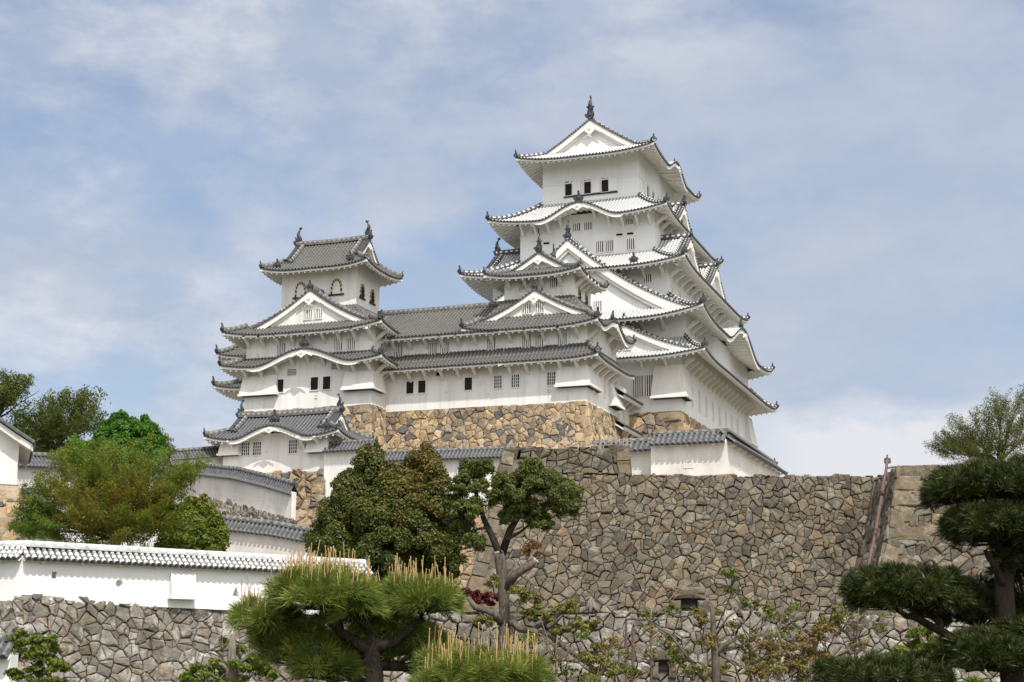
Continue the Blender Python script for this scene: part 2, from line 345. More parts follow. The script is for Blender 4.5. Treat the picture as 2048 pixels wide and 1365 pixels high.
def m_pendant():     # carved gable pendant in the y-z plane facing -y (3 lobes and scrolled wings)
    b = MB()
    def disc(x, z, r, d0, d1, k=14): b.prism([(x+r*cos(2*pi*i/k), d0, z+r*sin(2*pi*i/k)) for i in range(k)], (0, d1, 0))
    disc(0, 0, .40, -.12, .12); disc(-.30, -.22, .27, -.10, .1); disc(.30, -.22, .27, -.10, .1); disc(0, -.5, .25, -.11, .11); disc(0, .05, .17, -.2, .1)
    b.prism([(-.1, -.09, -.6), (.1, -.09, -.6), (0, -.09, -.9)], (0, .09, 0))
    for sg in (-1, 1):
        for i, (x, z, r) in enumerate(((.55, .02, .2), (.82, -.12, .19), (1.08, -.30, .17), (1.32, -.50, .13))): disc(sg*x, z, r, -.07-.003*i, .06)
    return master(b, 'gable_pendant', [M_TRIM])
def m_bracket(L=1.3):   # knee-shaped eave bracket; wall at y=0, reaching to -y, soffit at z=0
    b = MB()
    b.prism([(-.13, 0, -1.15), (-.13, 0, -.75), (-.13, -.55*L, -.12), (-.13, -L, .02), (-.13, -L, -.26), (-.13, -.68*L, -.42)], (.26, 0, 0))
    return master(b, 'eave_bracket', [M_TRIM])
SHACHI, ONI, PEND, BRACK = m_shachi(), m_oni(), m_pendant(), m_bracket()
FR, RR, BR, LR = 0.0, pi/2, pi, -pi/2      # rotation that turns -y to the outward normal of sides F, R, B, L

# ------------------------------------------------------------------ roofs
def tile_rows(mb, pos, a0, a1, pitch, mmax, r=0.10, n=6, base=True):
    """pan surface + half round rolls running down the slope; materials 0 pan 1 roll 2 round end"""
    k = max(2, int(round((a1-a0)/pitch))); E = np.linspace(a0, a1, k+1); t = np.linspace(0, 1, n+1)
    V = []; UV = []
    for a in E:
        m = t*max(mmax(a), 0.0); V.append(pos(a, m)); UV += [(a, float(x)) for x in m]
    if base:
        V = np.concatenate(V); q = n+1
        mb.add(V, [(i*q+j, i*q+j+1, (i+1)*q+j+1, (i+1)*q+j) for i in range(k) for j in range(n)], 0, UV)
    for i in range(k):
        a = 0.5*(E[i]+E[i+1]); mm = mmax(a)
        if mm < 0.2: continue
        m = t*mm; m[0] = -0.05; c = pos(a, m)
        ac = pos(a+0.05, m[:1])[0]-pos(a-0.05, m[:1])[0]; ac /= np.linalg.norm(ac)
        dn = c[0]-c[1]; dn /= np.linalg.norm(dn); nz = np.cross(ac, dn)
        if nz[2] < 0: nz = -nz
        nz /= np.linalg.norm(nz)
        ring = [(-1.0, -0.1), (-.62, .8), (.62, .8), (1.0, -0.1)]
        R = np.concatenate([c+ac*x*r+nz*y*r for x, y in ring]); q = n+1
        mb.add(R, [(g*q+j, g*q+j+1, (g+1)*q+j+1, (g+1)*q+j) for g in range(3) for j in range(n)], 1, [(a, float(x)) for _ in ring for x in m])
        cp = c[0]+dn*0.02
        mb.add([cp+(ac*cos(x)+nz*sin(x))*r*1.08+nz*0.01 for x in np.arange(7)*2*pi/7]+[cp-dn*.06+(ac*cos(x)+nz*sin(x))*r*1.08+nz*.01 for x in np.arange(7)*2*pi/7],
               [tuple(range(7))]+[(j, (j+1) % 7, 7+(j+1) % 7, 7+j) for j in range(7)], 2)
def eave_under(mb, pos, a0, a1, mmax, ovh, step=0.55, fas=0.24, thick=0.13, fasf=None, raft=0.62, mi=(0, 1), drop=0.40, rdepth=.15):
    """tile edge (mat 1), white fascia, soffit and rafters (mat 0) under one eave"""
    k = max(2, int(math.ceil((a1-a0)/step))); E = np.linspace(a0, a1, k+1)
    P0 = np.array([pos(a, np.array([0.0]))[0] for a in E]); Pi = np.array([pos(a, np.array([min(0.10, mmax(a)+.02)]))[0] for a in E])
    fz = np.array([(fasf(a) if fasf else fas) for a in E])
    z = np.array([0, 0, 1.0])
    lines = [P0-z*0.0, P0-z*thick, Pi-z*thick, Pi-z*(thick+fz)[:, None]]
    P2 = np.array([pos(a, np.array([min(0.26, mmax(a)+.02)]))[0] for a in E])
    lines.append(P2-z*(thick+fz)[:, None])
    V = np.concatenate(lines); q = k+1
    for g, m_ in ((0, mi[1]), (1, mi[1]), (2, mi[0]), (3, mi[0])):
        mb.add(np.concatenate([lines[g], lines[g+1]]), [(j, j+1, q+j+1, q+j) for j in range(k)], m_)
    ts = np.linspace(0, 1, 5); S = []
    for a in E:
        mm = min(ovh, max(mmax(a), 0.02)); m = 0.15+(mm-0.15)*ts if mm > .2 else mm*ts
        S.append(pos(a, m)-z*drop)
    S = np.concatenate(S); mb.add(S, [(i*5+j, i*5+j+1, (i+1)*5+j+1, (i+1)*5+j) for i in range(k) for j in range(4)], mi[0])
    if raft:
        kk = max(2, int((a1-a0)/raft))
        for i in range(kk+1):
            a = a0+(a1-a0)*(i+.0)/kk; mm = min(ovh, mmax(a))
            if mm < 0.5: continue
            m = np.array([0.16, mm*0.5, mm]); c = pos(a, m)-z*(drop+rdepth); ac = pos(a+.05, m[:1])[0]-pos(a-.05, m[:1])[0]; ac /= np.linalg.norm(ac)
            V = [c[j]+ac*s_*0.075+z*h_ for j in range(3) for s_, h_ in ((-1, 0), (1, 0), (1, rdepth+.01), (-1, rdepth+.01))]
            mb.add(V, [(0, 1, 2, 3)]+[(j*4+g, j*4+(g+1) % 4, j*4+4+(g+1) % 4, j*4+4+g) for j in range(2) for g in range(4)], mi[0])
STY = {'w': ([M_PW, M_RW, M_CAP], M_RIDW), 'g': ([M_PG, M_RG, M_CAP], M_RIDG), 'd': ([M_PD, M_RD, M_CAP], M_RIDG), 'p': ([M_PG, M_RP, M_CAP], M_RIDP)}
def sidemap(E, s):
    u0, u1, v0, v1 = E
    if s == 'F': return (u0, u1, lambda a, m: (a+0*m, v0+m))
    if s == 'B': return (u0, u1, lambda a, m: (a+0*m, v1-m))
    if s == 'R': return (v0, v1, lambda a, m: (u1-m, a+0*m))
    return (v0, v1, lambda a, m: (u0+m, a+0*m))
def bell(q): return (0.5+0.5*cos(pi*min(1, abs(q))))**0.9
def corner_lift(a, a0, a1, R, e=(1, 1)):
    return e[0]*max(0, 1-(a-a0)/R)**2.3+e[1]*max(0, 1-(a1-a)/R)**2.3
class Roof:
    """one storey's ring roof (part) with its eaves, hip ridges and end tiles (sub-parts)"""
    def __init__(s, th, E, I, ze, zi, lift=0.6, R=7.0, conc=0.35, sty='w', sides='FRBL', kara={}, ovh=None, prof=None, pitch=0.37, hip='w', onis='FRLB', r=0.088, raft=0.62, oni_s=0.9, hips=True, label=None, hip_t=1.0, lift_ends={}):
        s.th, s.E, s.I, s.sty, s.kara = th, E, I, sty, kara
        ins = {'F': I[2]-E[2], 'B': E[3]-I[3], 'L': I[0]-E[0], 'R': E[1]-I[1]}
        ends = {'F': ('L', 'R'), 'B': ('L', 'R'), 'L': ('F', 'B'), 'R': ('F', 'B')}
        mb, ev = MB(), MB()
        mats, rid = STY[sty]
        s.pos = {}
        for sd in sides:
            a0, a1, mp_ = sidemap(E, sd); M = ins[sd]; sl, sr = ins[ends[sd][0]], ins[ends[sd][1]]
            ka = kara.get(sd); le = lift_ends.get(sd, (1, 1))
            def pos(a, m, le=le, a0=a0, a1=a1, mp_=mp_, M=M, ka=ka):
                t = np.clip(m/M, -0.2, 1); zz = (prof(m) if prof else ze+(zi-ze)*((1-conc)*t+conc*t*t))
                cl = lift*corner_lift(a, a0, a1, R, le); zz = zz+cl*(1-np.clip(t, 0, 1))**2
                if ka:
                    q = (a-ka[0])/ka[1]
                    if abs(q) < 1:
                        zk = ze+cl+ka[2]*bell(q)+0.03*m; d = zk-zz; zz = zz+0.5*(d+np.sqrt(d*d+0.02*bell(q)))
                x, y = mp_(a, m); return np.stack([x, y, zz], axis=1)
            def mmax(a, a0=a0, a1=a1, M=M, sl=sl, sr=sr): return M*max(0.0, min(1.0, (a-a0)/sl, (a1-a)/sr))
            s.pos[sd] = (pos, mmax, a0, a1)
            tile_rows(mb, pos, a0, a1, pitch, mmax, r)
            ov = (ovh or {}).get(sd, M); fasf = None
            if ka: fasf = lambda a, ka=ka: 0.24+0.2*max(0, min(1, (1.12-abs((a-ka[0])/ka[1]))/0.08))
            eave_under(ev, pos, a0, a1, mmax, ov, fasf=fasf, raft=raft, step=0.4 if ka else 0.6)
        s.o = mb.build('roof', mats, th)
        if label: s.o['label'] = label
        ev.build('eave', [M_TRIM, M_CAP], th, s.o)
        if hips:
            for (x, y, sx, sy, sd) in ((E[1], E[2], -1, 1, 'R'), (E[0], E[2], 1, 1, 'L'), (E[1], E[3], -1, -1, 'R'), (E[0], E[3], 1, -1, 'L')):
                pos, mmax, a0, a1 = s.pos.get(sd, (None,)*4)
                if pos is None: continue
                ti = np.linspace(0.0, hip_t, 9); iu, iv = ins[sd], ins['F' if sy > 0 else 'B']; pts = []
                for t in ti:
                    a = y+sy*iv*t; pts.append(pos(a, np.array([iu*t]))[0]+np.array([0, 0, 0.02]))
                h = MB(); h.sweep(pts, 0.36, 0.42, 0); h.build('hip_ridge', rid, th, s.o)
                d = np.array([sx, sy])*-1.0
                inst(ONI, 'ridge_end_tile', th, pts[0]+np.array([-sx*.02, -sy*.02, 0.08]), atan2(d[1], d[0]), oni_s, s.o)
    def brackets(s, spec, soff):
        """spec: list of (side, wall plane, a list)"""
        for sd, pl, As in spec:
            for a in As:
                ka = getattr(s, 'kara', {}).get(sd); up_ = ka[2]*bell((a-ka[0])/ka[1])*.92 if ka and abs(a-ka[0]) < ka[1] else 0.0
                p = (a, pl, soff+up_) if sd in 'FB' else (pl, a, soff+up_)
                inst(BRACK, 'bracket', s.th, p, {'F': FR, 'R': RR, 'B': BR, 'L': LR}[sd])

def gable(th, side, ac, edge, w, zc, length, sty='w', parent=None, wall_in=0.45, board=0.5, zbot=None, pend=1.0, pitch=0.37, rake=True, oni='oni', oni_s=1.0, ridge=True, foot_f=1.0, tiles=True, r=0.10, latt=None):
    """triangular gable: zc(x) is the roof height at lateral distance x from the ridge (0..w). side says which way it faces,
    edge is the plane of its front edge, length how far its ridge runs back"""
    mats, rid = STY[sty]
    def L(x, s_, z):
        x, s_, z = np.broadcast_arrays(np.asarray(x, float), np.asarray(s_, float), np.asarray(z, float))
        if side == 'F': return np.stack([ac+x, edge+s_, z], axis=-1)
        if side == 'R': return np.stack([edge-s_, ac+x, z], axis=-1)
        if side == 'L': return np.stack([edge+s_, ac+x, z], axis=-1)
        return np.stack([ac+x, edge-s_, z], axis=-1)
    if tiles:
        mb = MB()
        for sg in (-1, 1):
            def pos(a, m, sg=sg):      # a along the ridge, m up from the foot
                return L(sg*(w-m), a, np.array([zc(w-x) for x in m]))
            tile_rows(mb, pos, 0.0, length, pitch, lambda a: w, r, n=8)
        g = mb.build('gable_roof', mats, th, parent)
    else: g = parent
    xs = np.linspace(0, w*foot_f, 15); Z = np.array([zc(x) for x in xs])
    bb = MB(); fl = (zbot if zbot is not None else -1e9)-.05
    cl_ = lambda P: np.stack([P[..., 0], P[..., 1], np.maximum(P[..., 2], fl)], axis=-1)
    for sg in (-1, 1):
        top = L(sg*xs, 0.10, Z-0.10); wid = board*(1+0.35*(xs/w)**2)
        bot = L(sg*xs, 0.10, Z-0.10-wid); back = L(sg*xs, 0.32, Z-0.10-wid); tb = L(sg*xs, 0.32, Z-.10)
        n = len(xs)
        for P, Q in ((top, bot), (bot, back), (back, tb)): bb.add(cl_(np.concatenate([P, Q])), [(i, i+1, n+i+1, n+i) for i in range(n-1)])
        t2 = L(sg*xs, 0.30, Z-.10-wid*.9); b2 = L(sg*xs, 0.30, Z-.10-wid*1.45); k2 = L(sg*xs, 0.5, Z-.1-wid*1.45)
        for P, Q in ((t2, b2), (b2, k2)): bb.add(cl_(np.concatenate([P, Q])), [(i, i+1, n+i+1, n+i) for i in range(n-1)])
        sf = L(sg*xs, 0.02, Z-.06); sf2 = L(sg*xs, wall_in+.05, Z-.14)
        bb.add(np.concatenate([sf, sf2]), [(i, i+1, n+i+1, n+i) for i in range(n-1)])
    if not tiles: nm = 'bargeboard'
    bb.build('bargeboard', M_TRIM, th, g)
    zb = zbot if zbot is not None else zc(w)-0.4
    wl = MB(); poly = [L(x, wall_in, max(zc(abs(x))-.16, zb)) for x in np.concatenate([-xs[::-1], xs[1:]])]
    poly = [p for p in poly if p[2] > zb+.01]
    xe = max(x for x in xs if zc(x)-.16 > zb+.01)
    poly = [L(-xe, wall_in, zb)]+poly+[L(xe, wall_in, zb)]
    wl.add(poly, [tuple(range(len(poly)))]); wl.build('gable_wall', M_PL if sty == 'w' else M_PL2, th, g)
    if pend:
        inst(PEND, 'gable_pendant', th, L(0, 0.02, zc(0)-board*1.0-.55*pend), {'F': FR, 'R': RR, 'L': LR, 'B': BR}[side], pend, g)
    if rake:
        rk = MB()
        for sg in (-1, 1):
            # edge tiles: short rolls across the rake with round ends, and the descending ridge behind them
            k = max(3, int(w/0.33)); d = w*foot_f
            for i in range(k):
                x = (i+.5)*d/k; z0 = zc(x)
                P = L(sg*x, 0.0, z0+.05); Q = L(sg*x, 0.75, z0+.05)
                rk.tube([P, Q], 0.125, 7, 1)
            rk.sweep([L(sg*x, 0.95, zc(x)+.04) for x in xs[1:]], 0.34, 0.36, 0)
        rk.build('rake_ridge', [rid, M_CAP], th, g)
        for sg in (-1, 1):
            e = L(sg*xs[-1], 0.95, Z[-1]); pr = L(sg*xs[-2], .95, Z[-2]); d = e-pr
            inst(ONI, 'ridge_end_tile', th, e+np.array([0, 0, .1]), atan2(d[1], d[0]), 0.8, g)
    if ridge:
        rd = MB(); rd.sweep([L(0, -0.02, zc(0)-.02), L(0, length*.5, zc(0)-.02), L(0, length, zc(0)-.02)], 0.46, 0.62, 0); rd.build('ridge', rid, th, g)
        ro = {'F': -pi/2, 'R': 0.0, 'L': pi, 'B': pi/2}[side]
        inst(ONI, 'ridge_end_tile', th, L(0, -0.06, zc(0)+.15), ro, 1.15*oni_s, g)
        if oni == 'fish': inst(SHACHI, 'ridge_fish', th, L(0, 0.25, zc(0)+.65), ro+pi, 1.05*oni_s, g)
        else:
            if oni_s > 0.9: inst(ONI, 'ridge_end_tile', th, L(0, 0.1, zc(0)+.62), ro, .75*oni_s, g)
    return g
def prof_fn(apex, zf, w, c=0.35):
    return lambda x: apex-(apex-zf)*((1+c)*(x/w)-c*(x/w)**2)

def irimoya(th, E, axis, ze, apex, g, sty, lift=0.5, R=6.0, c=0.22, ovh=2.2, kara={}, pend=1.0, fish=True, oni_s=1.0, pitch=0.37, raft=0.62, wall_in=0.45, board=.5, rh=.6, endw=True):
    """hip-and-gable roof. Its parts: roof > eave, hip ridges, ridge, fish, gables"""
    mats, rid = STY[sty]
    if axis == 'v': W = (E[1]-E[0])/2; slopes, endsd = ('L', 'R'), ('F', 'B')
    else: W = (E[3]-E[2])/2; slopes, endsd = ('F', 'B'), ('L', 'R')
    zp = prof_fn(apex, ze, W, c)
    mb, ev = MB(), MB(); P = {}
    for sd in 'FRBL':
        a0, a1, mp_ = sidemap(E, sd); ka = kara.get(sd)
        def pos(a, m, a0=a0, a1=a1, mp_=mp_, ka=ka):
            zz = zp(W-m); cl = lift*corner_lift(a, a0, a1, R); zz = zz+cl*(1-np.clip(m/(2.2*g), 0, 1))**2
            if ka:
                q = (a-ka[0])/ka[1]
                if abs(q) < 1:
                    zk = ze+cl+ka[2]*bell(q)+0.03*m; d = zk-zz; zz = zz+0.5*(d+np.sqrt(d*d+0.02*bell(q)))
            x, y = mp_(a, m); return np.stack([x, y, zz], axis=1)
        if sd in endsd:
            mm = lambda a, a0=a0, a1=a1: max(0, min(g+wall_in, a-a0, a1-a))
            tile_rows(mb, pos, a0, a1, pitch, mm)
        else:
            mm = lambda a, a0=a0, a1=a1: max(0, min(g, a-a0, a1-a))
            tile_rows(mb, pos, a0, a0+g, pitch, mm); tile_rows(mb, pos, a1-g, a1, pitch, mm)
            tile_rows(mb, pos, a0+g, a1-g, pitch, lambda a: W, n=9)
        P[sd] = pos
        fasf = (lambda a, ka=ka: 0.22+0.16*max(0, min(1, (1.12-abs((a-ka[0])/ka[1]))/0.08))) if ka else None
        eave_under(ev, pos, a0, a1, lambda a, a0=a0, a1=a1: max(0, min(ovh, a-a0, a1-a)), ovh, raft=raft, fasf=fasf, step=.4 if ka else .6)
    ro = mb.build('roof', mats, th); ev.build('eave', [M_TRIM, M_CAP], th, ro)
    for (x, y, sx, sy) in ((E[1], E[2], -1, 1), (E[0], E[2], 1, 1), (E[1], E[3], -1, -1), (E[0], E[3], 1, -1)):
        pos = P['R' if sx < 0 else 'L']; pts = [pos(y+sy*t, np.array([t]))[0]+np.array([0, 0, .02]) for t in np.linspace(0, g+.15, 7)]
        h = MB(); h.sweep(pts, 0.36, 0.40, 0); h.build('hip_ridge', rid, th, ro)
        inst(ONI, 'ridge_end_tile', th, pts[0]+np.array([0, 0, .08]), atan2(-sy, -sx), 0.85*oni_s, ro)
    for sd in endsd:
        a0, a1, _ = sidemap(E, sd); ac = (a0+a1)/2
        edge = {'F': E[2]+g, 'B': E[3]-g, 'L': E[0]+g, 'R': E[1]-g}[sd]
        gable(th, sd, ac, edge, W, zp, 1.0, sty, ro, wall_in=wall_in, board=board, zbot=zp(W-g-wall_in)-.05, pend=pend, foot_f=(W-g+.25)/W, tiles=False, ridge=False)
    rd = MB(); zt = apex-.03
    if axis == 'v':
        um = (E[0]+E[1])/2; q = [(um, y, zt+.12*(2*t-1)**2) for t, y in zip(np.linspace(0, 1, 7), np.linspace(E[2]+g-.05, E[3]-g+.05, 7))]
    else:
        vm = (E[2]+E[3])/2; q = [(x, vm, zt+.12*(2*t-1)**2) for t, x in zip(np.linspace(0, 1, 7), np.linspace(E[0]+g-.05, E[1]-g+.05, 7))]
    rd.sweep(q, 0.5, rh, 0); rd.build('ridge', rid, th, ro)
    for e, o_ in ((q[0], q[1]), (q[-1], q[-2])):
        d = np.array(e)-np.array(o_); an = atan2(d[1], d[0]); e = np.array(e); dn = d/np.linalg.norm(d)
        inst(ONI, 'ridge_end_tile', th, e+np.array([0, 0, .12])+dn*.04, an, 1.2*oni_s, ro)
        if fish: inst(SHACHI, 'ridge_fish', th, e-dn*.35+np.array([0, 0, rh+.2]), an+pi, 1.0*oni_s*(fish if fish is not True else 1), ro)
    return ro, zp

# ------------------------------------------------------------------ walls, windows, boxes
def smap(side, plane):
    if side == 'F': return lambda a, o, z: (a, plane-o, z)
    if side == 'R': return lambda a, o, z: (plane+o, a, z)
    if side == 'L': return lambda a, o, z: (plane-o, a, z)
    return lambda a, o, z: (a, plane+o, z)
def sbox(mb, f, a0, a1, o0, o1, z0, z1, mi=0):
    mb.quadbox([f(a0, o0, z0), f(a1, o0, z0), f(a1, o1, z0), f(a0, o1, z0), f(a0, o0, z1), f(a1, o0, z1), f(a1, o1, z1), f(a0, o1, z1)], mi)
def window(th, side, plane, a0, a1, z0, z1, kind='bars', n=3, parent=None):
    f = smap(side, plane); m = MB(); w_ = a1-a0
    sbox(m, f, a0, a1, -.02, .025, z0, z1, 1)  # dark panel on the uncut wall paints the shade inside the opening
    fr = 0.07
    if kind != 'slot':
        for x0, x1, y0, y1 in ((a0-fr, a0, z0-fr, z1+fr), (a1, a1+fr, z0-fr, z1+fr), (a0, a1, z1, z1+fr), (a0, a1, z0-fr, z0)): sbox(m, f, x0, x1, -.02, .09, y0, y1, 0)
    o = m.build('window', [M_TRIM, M_DARK], th, parent)
    l = MB()
    if kind == 'bars':
        b = w_/(n*2+1)
        for i in range(n): l_a = a0+b*(1+2*i)-b*.12; sbox(l, f, l_a, l_a+b*.95, .03, .11, z0, z1, 0)
        l.build('lattice', M_TRIM, th, o)
    elif kind == 'grid':
        for i in range(1, 4): sbox(l, f, a0+w_*i/4-.022, a0+w_*i/4+.022, .03, .07, z0, z1)
        for i in range(1, 4): z = z0+(z1-z0)*i/4; sbox(l, f, a0, a1, .032, .064, z-.02, z+.02)
        l.build('lattice', M_IRON, th, o)
    elif kind == 'pgrid':
        for i in range(1, 4): sbox(l, f, a0+w_*i/4-.035, a0+w_*i/4+.035, .03, .07, z0, z1)
        for i in range(1, 4): z = z0+(z1-z0)*i/4; sbox(l, f, a0, a1, .032, .064, z-.02, z+.02)
        l.build('lattice', M_PL2, th, o)
    elif kind == 'open': pass
    return o
def loophole(th, side, plane, a, z, w_=0.3, h=0.3, parent=None, dark=False):
    f = smap(side, plane); m = MB(); t = .06
    for x0, x1, y0, y1 in ((a-w_/2, a+w_/2, z+h/2-t, z+h/2), (a-w_/2, a+w_/2, z-h/2, z-h/2+t), (a-w_/2, a-w_/2+t, z-h/2+t, z+h/2-t), (a+w_/2-t, a+w_/2, z-h/2+t, z+h/2-t)): sbox(m, f, x0, x1, -.02, .05, y0, y1, 0)
    sbox(m, f, a-w_/2+t, a+w_/2-t, -.03, .012, z-h/2+t, z+h/2-t, 1)
    return m.build('loophole', [M_PL2, M_DARK if dark else M_PL3], th, parent)
def stone_drop(th, top, bot, zt, zb, name='stone_dropping_box'):
    m = MB(); (a, b, c, d), (e, f, g, h) = top, bot
    m.quadbox([(e, g, zb), (f, g, zb), (f, h, zb), (e, h, zb), (a, c, zt), (b, c, zt), (b, d, zt), (a, d, zt)], 0)
    o = m.build(name, M_PL2, th)
    l = MB(); l.box((e-.08, g-.08, zb-.16), (f+.08, h, zb+.04)); l.box((e+.18, g+.18, zb-.20), (f-.16, h, zb-.15), 1)  # second box: dark slab imitating the unlit slit under the lip
    l.build('sill', [M_TRIM, M_DARK], th, o); return o
def storey(th, u0, u1, v0, v1, z0, z1, m=None, band=None):
    b = MB(); b.box((u0, v0, z0), (u1, v1, z1)); return b.build('storey_wall', m or M_PL, th)

# ================================================================== MAIN KEEP
K = Th('main_keep', 'tall white five-roofed castle keep, the highest building, with white-jointed tiles', 'castle keep', (-11.3, 16.6, 0.0))
storey(K, -22.6, 0.0, 0.0, 34.0, -0.4, 6.2); storey(K, -22.6, 0.15, 1.5, 33.2, 5.6, 10.55)
storey(K, -21.2, -1.75, 2.2, 29.2, 10.0, 16.1); storey(K, -18.8, -3.7, 4.2, 26.2, 15.8, 22.6); storey(K, -16.8, -5.8, 5.9, 21.6, 22.3, 30.0)
# roof tiers from the lowest
r5 = Roof(K, (-25.7, 3.1, -2.5, 35.8), (-22.6, 0.15, 1.5, 33.2), 5.0, 7.6, 0.6, 7, ovh={'F': 2.5, 'R': 3.0, 'B': 2.5, 'L': 3.0})
r4 = Roof(K, (-25.5, 2.85, -1.7, 35.3), (-21.2, -1.75, 2.2, 29.2), 9.25, 12.3, 1.05, 8, ovh={'F': 3.2, 'R': 2.7, 'B': 2.2, 'L': 2.7}, kara={'R': (18.4, 8.2, 2.5)})
r3 = Roof(K, (-24.1, 0.75, -0.4, 31.4), (-18.8, -3.7, 4.2, 26.2), 15.2, 17.8, 0.7, 7, ovh={'F': 2.6, 'R': 2.5, 'B': 2.5, 'L': 2.5})
r2 = Roof(K, (-21.8, -1.6, 1.8, 28.0), (-16.8, -5.8, 5.9, 21.6), 21.65, 24.6, 0.7, 6.5, ovh={'F': 2.4, 'R': 2.1, 'B': 2.2, 'L': 2.2}, kara={'F': (-11.4, 4.5, 1.65)})
r1, zp1 = irimoya(K, (-19.05, -3.25, 3.1, 24.2), 'v', 28.95, 33.9, 2.35, 'w', 0.65, 6.0, 0.2, ovh=2.7, kara={'R': (13.6, 4.4, 1.55)}, pend=.95, oni_s=1.0, board=.6, wall_in=.5, fish=1.25)
# gables standing on the tiers
gable(K, 'F', -11.9, -0.3, 13.3, prof_fn(18.6, 10.15, 13.3, 0.42), 5.0, 'w', r4.o, wall_in=.6, board=.85, zbot=10.1, pend=0, oni='fish', oni_s=.9, foot_f=.985)
gable(K, 'F', -5.5, -1.4, 7.6, prof_fn(8.65, 5.6, 7.6, 0.42), 3.4, 'w', r5.o, wall_in=.5, board=.55, zbot=5.5, pend=.8, foot_f=.97)
for sd, ed in (('R', -0.35), ('L', -22.9)):
    for vc in (7.3, 20.0):
        gable(K, sd, vc, ed, 6.2, prof_fn(19.75, 15.6, 6.2, 0.3), 4.0, 'w', r3.o, wall_in=.5, board=.6, zbot=15.4, pend=.8, oni='fish' if sd == 'L' else 'oni', oni_s=.85)
    gable(K, sd, 13.6, -2.5 if sd == 'R' else -20.9, 4.8, prof_fn(25.4, 22.0, 4.8, 0.3), 4.0, 'w', r2.o, wall_in=.7, board=.6, zbot=22.0, pend=.7)
# end tile over the curved gables
inst(ONI, 'ridge_end_tile', K, (-11.4, 2.0, 23.5), -pi/2, 1.25, r2.o); inst(ONI, 'ridge_end_tile', K, (2.6, 18.4, 12.0), 0, 1.3, r4.o); inst(ONI, 'ridge_end_tile', K, (-3.6, 13.6, 30.6), 0, .6, r1)
inst(ONI, 'ridge_end_tile', K, (-4.9, 0.4, 15.75), -pi/2, 1.1, r3.o)
for rf, (ac, zt, pl) in ((r2, (-11.4, 22.75, 1.75)),): inst(PEND, 'gable_pendant', K, (ac, pl, zt), FR, (.85, .85, .6), rf.o)
inst(PEND, 'gable_pendant', K, (2.95, 18.4, 10.95), RR, (1.0, 1, .7), r4.o); inst(PEND, 'gable_pendant', K, (-3.15, 13.6, 29.85), RR, (.7, .7, .5), r1)
# brackets
r5.brackets([('F', 0.0, [-3.9, -1.4]), ('R', 0.0, list(np.arange(0.6, 33.5, 1.95)))], 5.15)
r4.brackets([('F', 1.5, [-13, -11, -4.2, -2.0]), ('R', .15, [2.2, 4.1, 6.0, 7.9])], 9.4)
r3.brackets([('F', 2.2, [-20.5, -6.4, -4.2, -2.2]), ('R', -1.75, list(np.arange(2.8, 29, 2.2)))], 15.3)
r2.brackets([('F', 4.2, [-18.4, -16.9, -15.4, -14.0, -10.2, -8.6, -7.0, -5.4, -4.0]), ('R', -3.7, list(np.arange(4.9, 26, 2.0)))], 21.75)
# top floor: sill band, shutters, openings
b = MB(); f = smap('F', 5.9)
sbox(b, f, -16.8, -5.76, 0, .07, 26.78, 26.92); f2 = smap('R', -5.8); sbox(b, f2, 5.83, 21.6, 0, .07, 26.78, 26.92)
for a in (-15.6, -13.6, -11.6, -9.4, -7.4, -5.95): sbox(b, f, a-.1, a+.1, 0, .035, 26.92, 28.6)
b.build('wall_band', M_PL, K)
for a in (-14.15, -11.95, -9.95):
    o = window(K, 'F', 5.9, a, a+.78, 25.42, 27.0 if a > -14 else 27.05, 'open')
    s_ = MB(); sbox(s_, smap('F', 5.9), a+.88, a+1.78, .0, .12, 25.42, 27.0); s_.build('shutter', M_PL, K, o)
b = MB(); sbox(b, f, -14.3, -8.15, 0, .16, 25.2, 25.33); b.build('window_sill', M_IRON, K)
for a in (8.2, 10.4, 12.6):
    o = window(K, 'R', -5.8, a+1.0, a+1.7, 25.45, 27.0, 'open'); s_ = MB(); sbox(s_, smap('R', -5.8), a, a+.95, 0, .12, 25.45, 27.0); s_.build('shutter', M_PL, K, o)
for a0, z0, z1 in ((-10.06, 18.12, 19.35), (-8.98, 18.12, 19.35), (-6.62, 18.12, 19.3)): window(K, 'F', 4.2, a0, a0+.76, z0, z1, 'bars', 3)
for a0 in (-12.7, -11.4): window(K, 'F', 4.2, a0, a0+.8, 20.75, 21.6, 'bars', 3)
for a0 in (-7.85, -6.65, -14.8): window(K, 'F', 4.2, a0, a0+.72, 19.75, 20.0, 'open') if a0 != -14.8 else window(K, 'F', 4.2, -16.1, -15.4, 19.55, 19.8, 'open')
window(K, 'F', 4.2, -17.3, -16.6, 20.9, 21.5, 'bars', 3); window(K, 'F', 4.2, -6.7, -6.0, 20.9, 21.5, 'bars', 3)
window(K, 'F', 2.2, -4.25, -3.5, 13.85, 14.7, 'bars', 3); window(K, 'F', 0.3, -9.1, -8.35, 10.5, 11.75, 'bars', 3)
window(K, 'F', -.9, -5.6, -4.95, 6.1, 7.0, 'bars', 3); window(K, 'F', -.9, -6.6, -5.95, 6.1, 7.0, 'bars', 3)
window(K, 'F', 0.0, -4.95, -3.95, 1.35, 3.5, 'bars', 4); window(K, 'F', 0.0, -3.75, -2.9, 1.35, 3.5, 'bars', 3)
for a in (4.2, 7.4, 10.6, 13.8, 17.0, 20.2, 23.4, 26.6): window(K, 'R', 0.0, a, a+.62, 0.9, 2.9, 'bars', 2)
for a in (3.6, 6.9, 24.0): window(K, 'R', -1.75, a, a+.6, 12.4, 13.7, 'bars', 2)
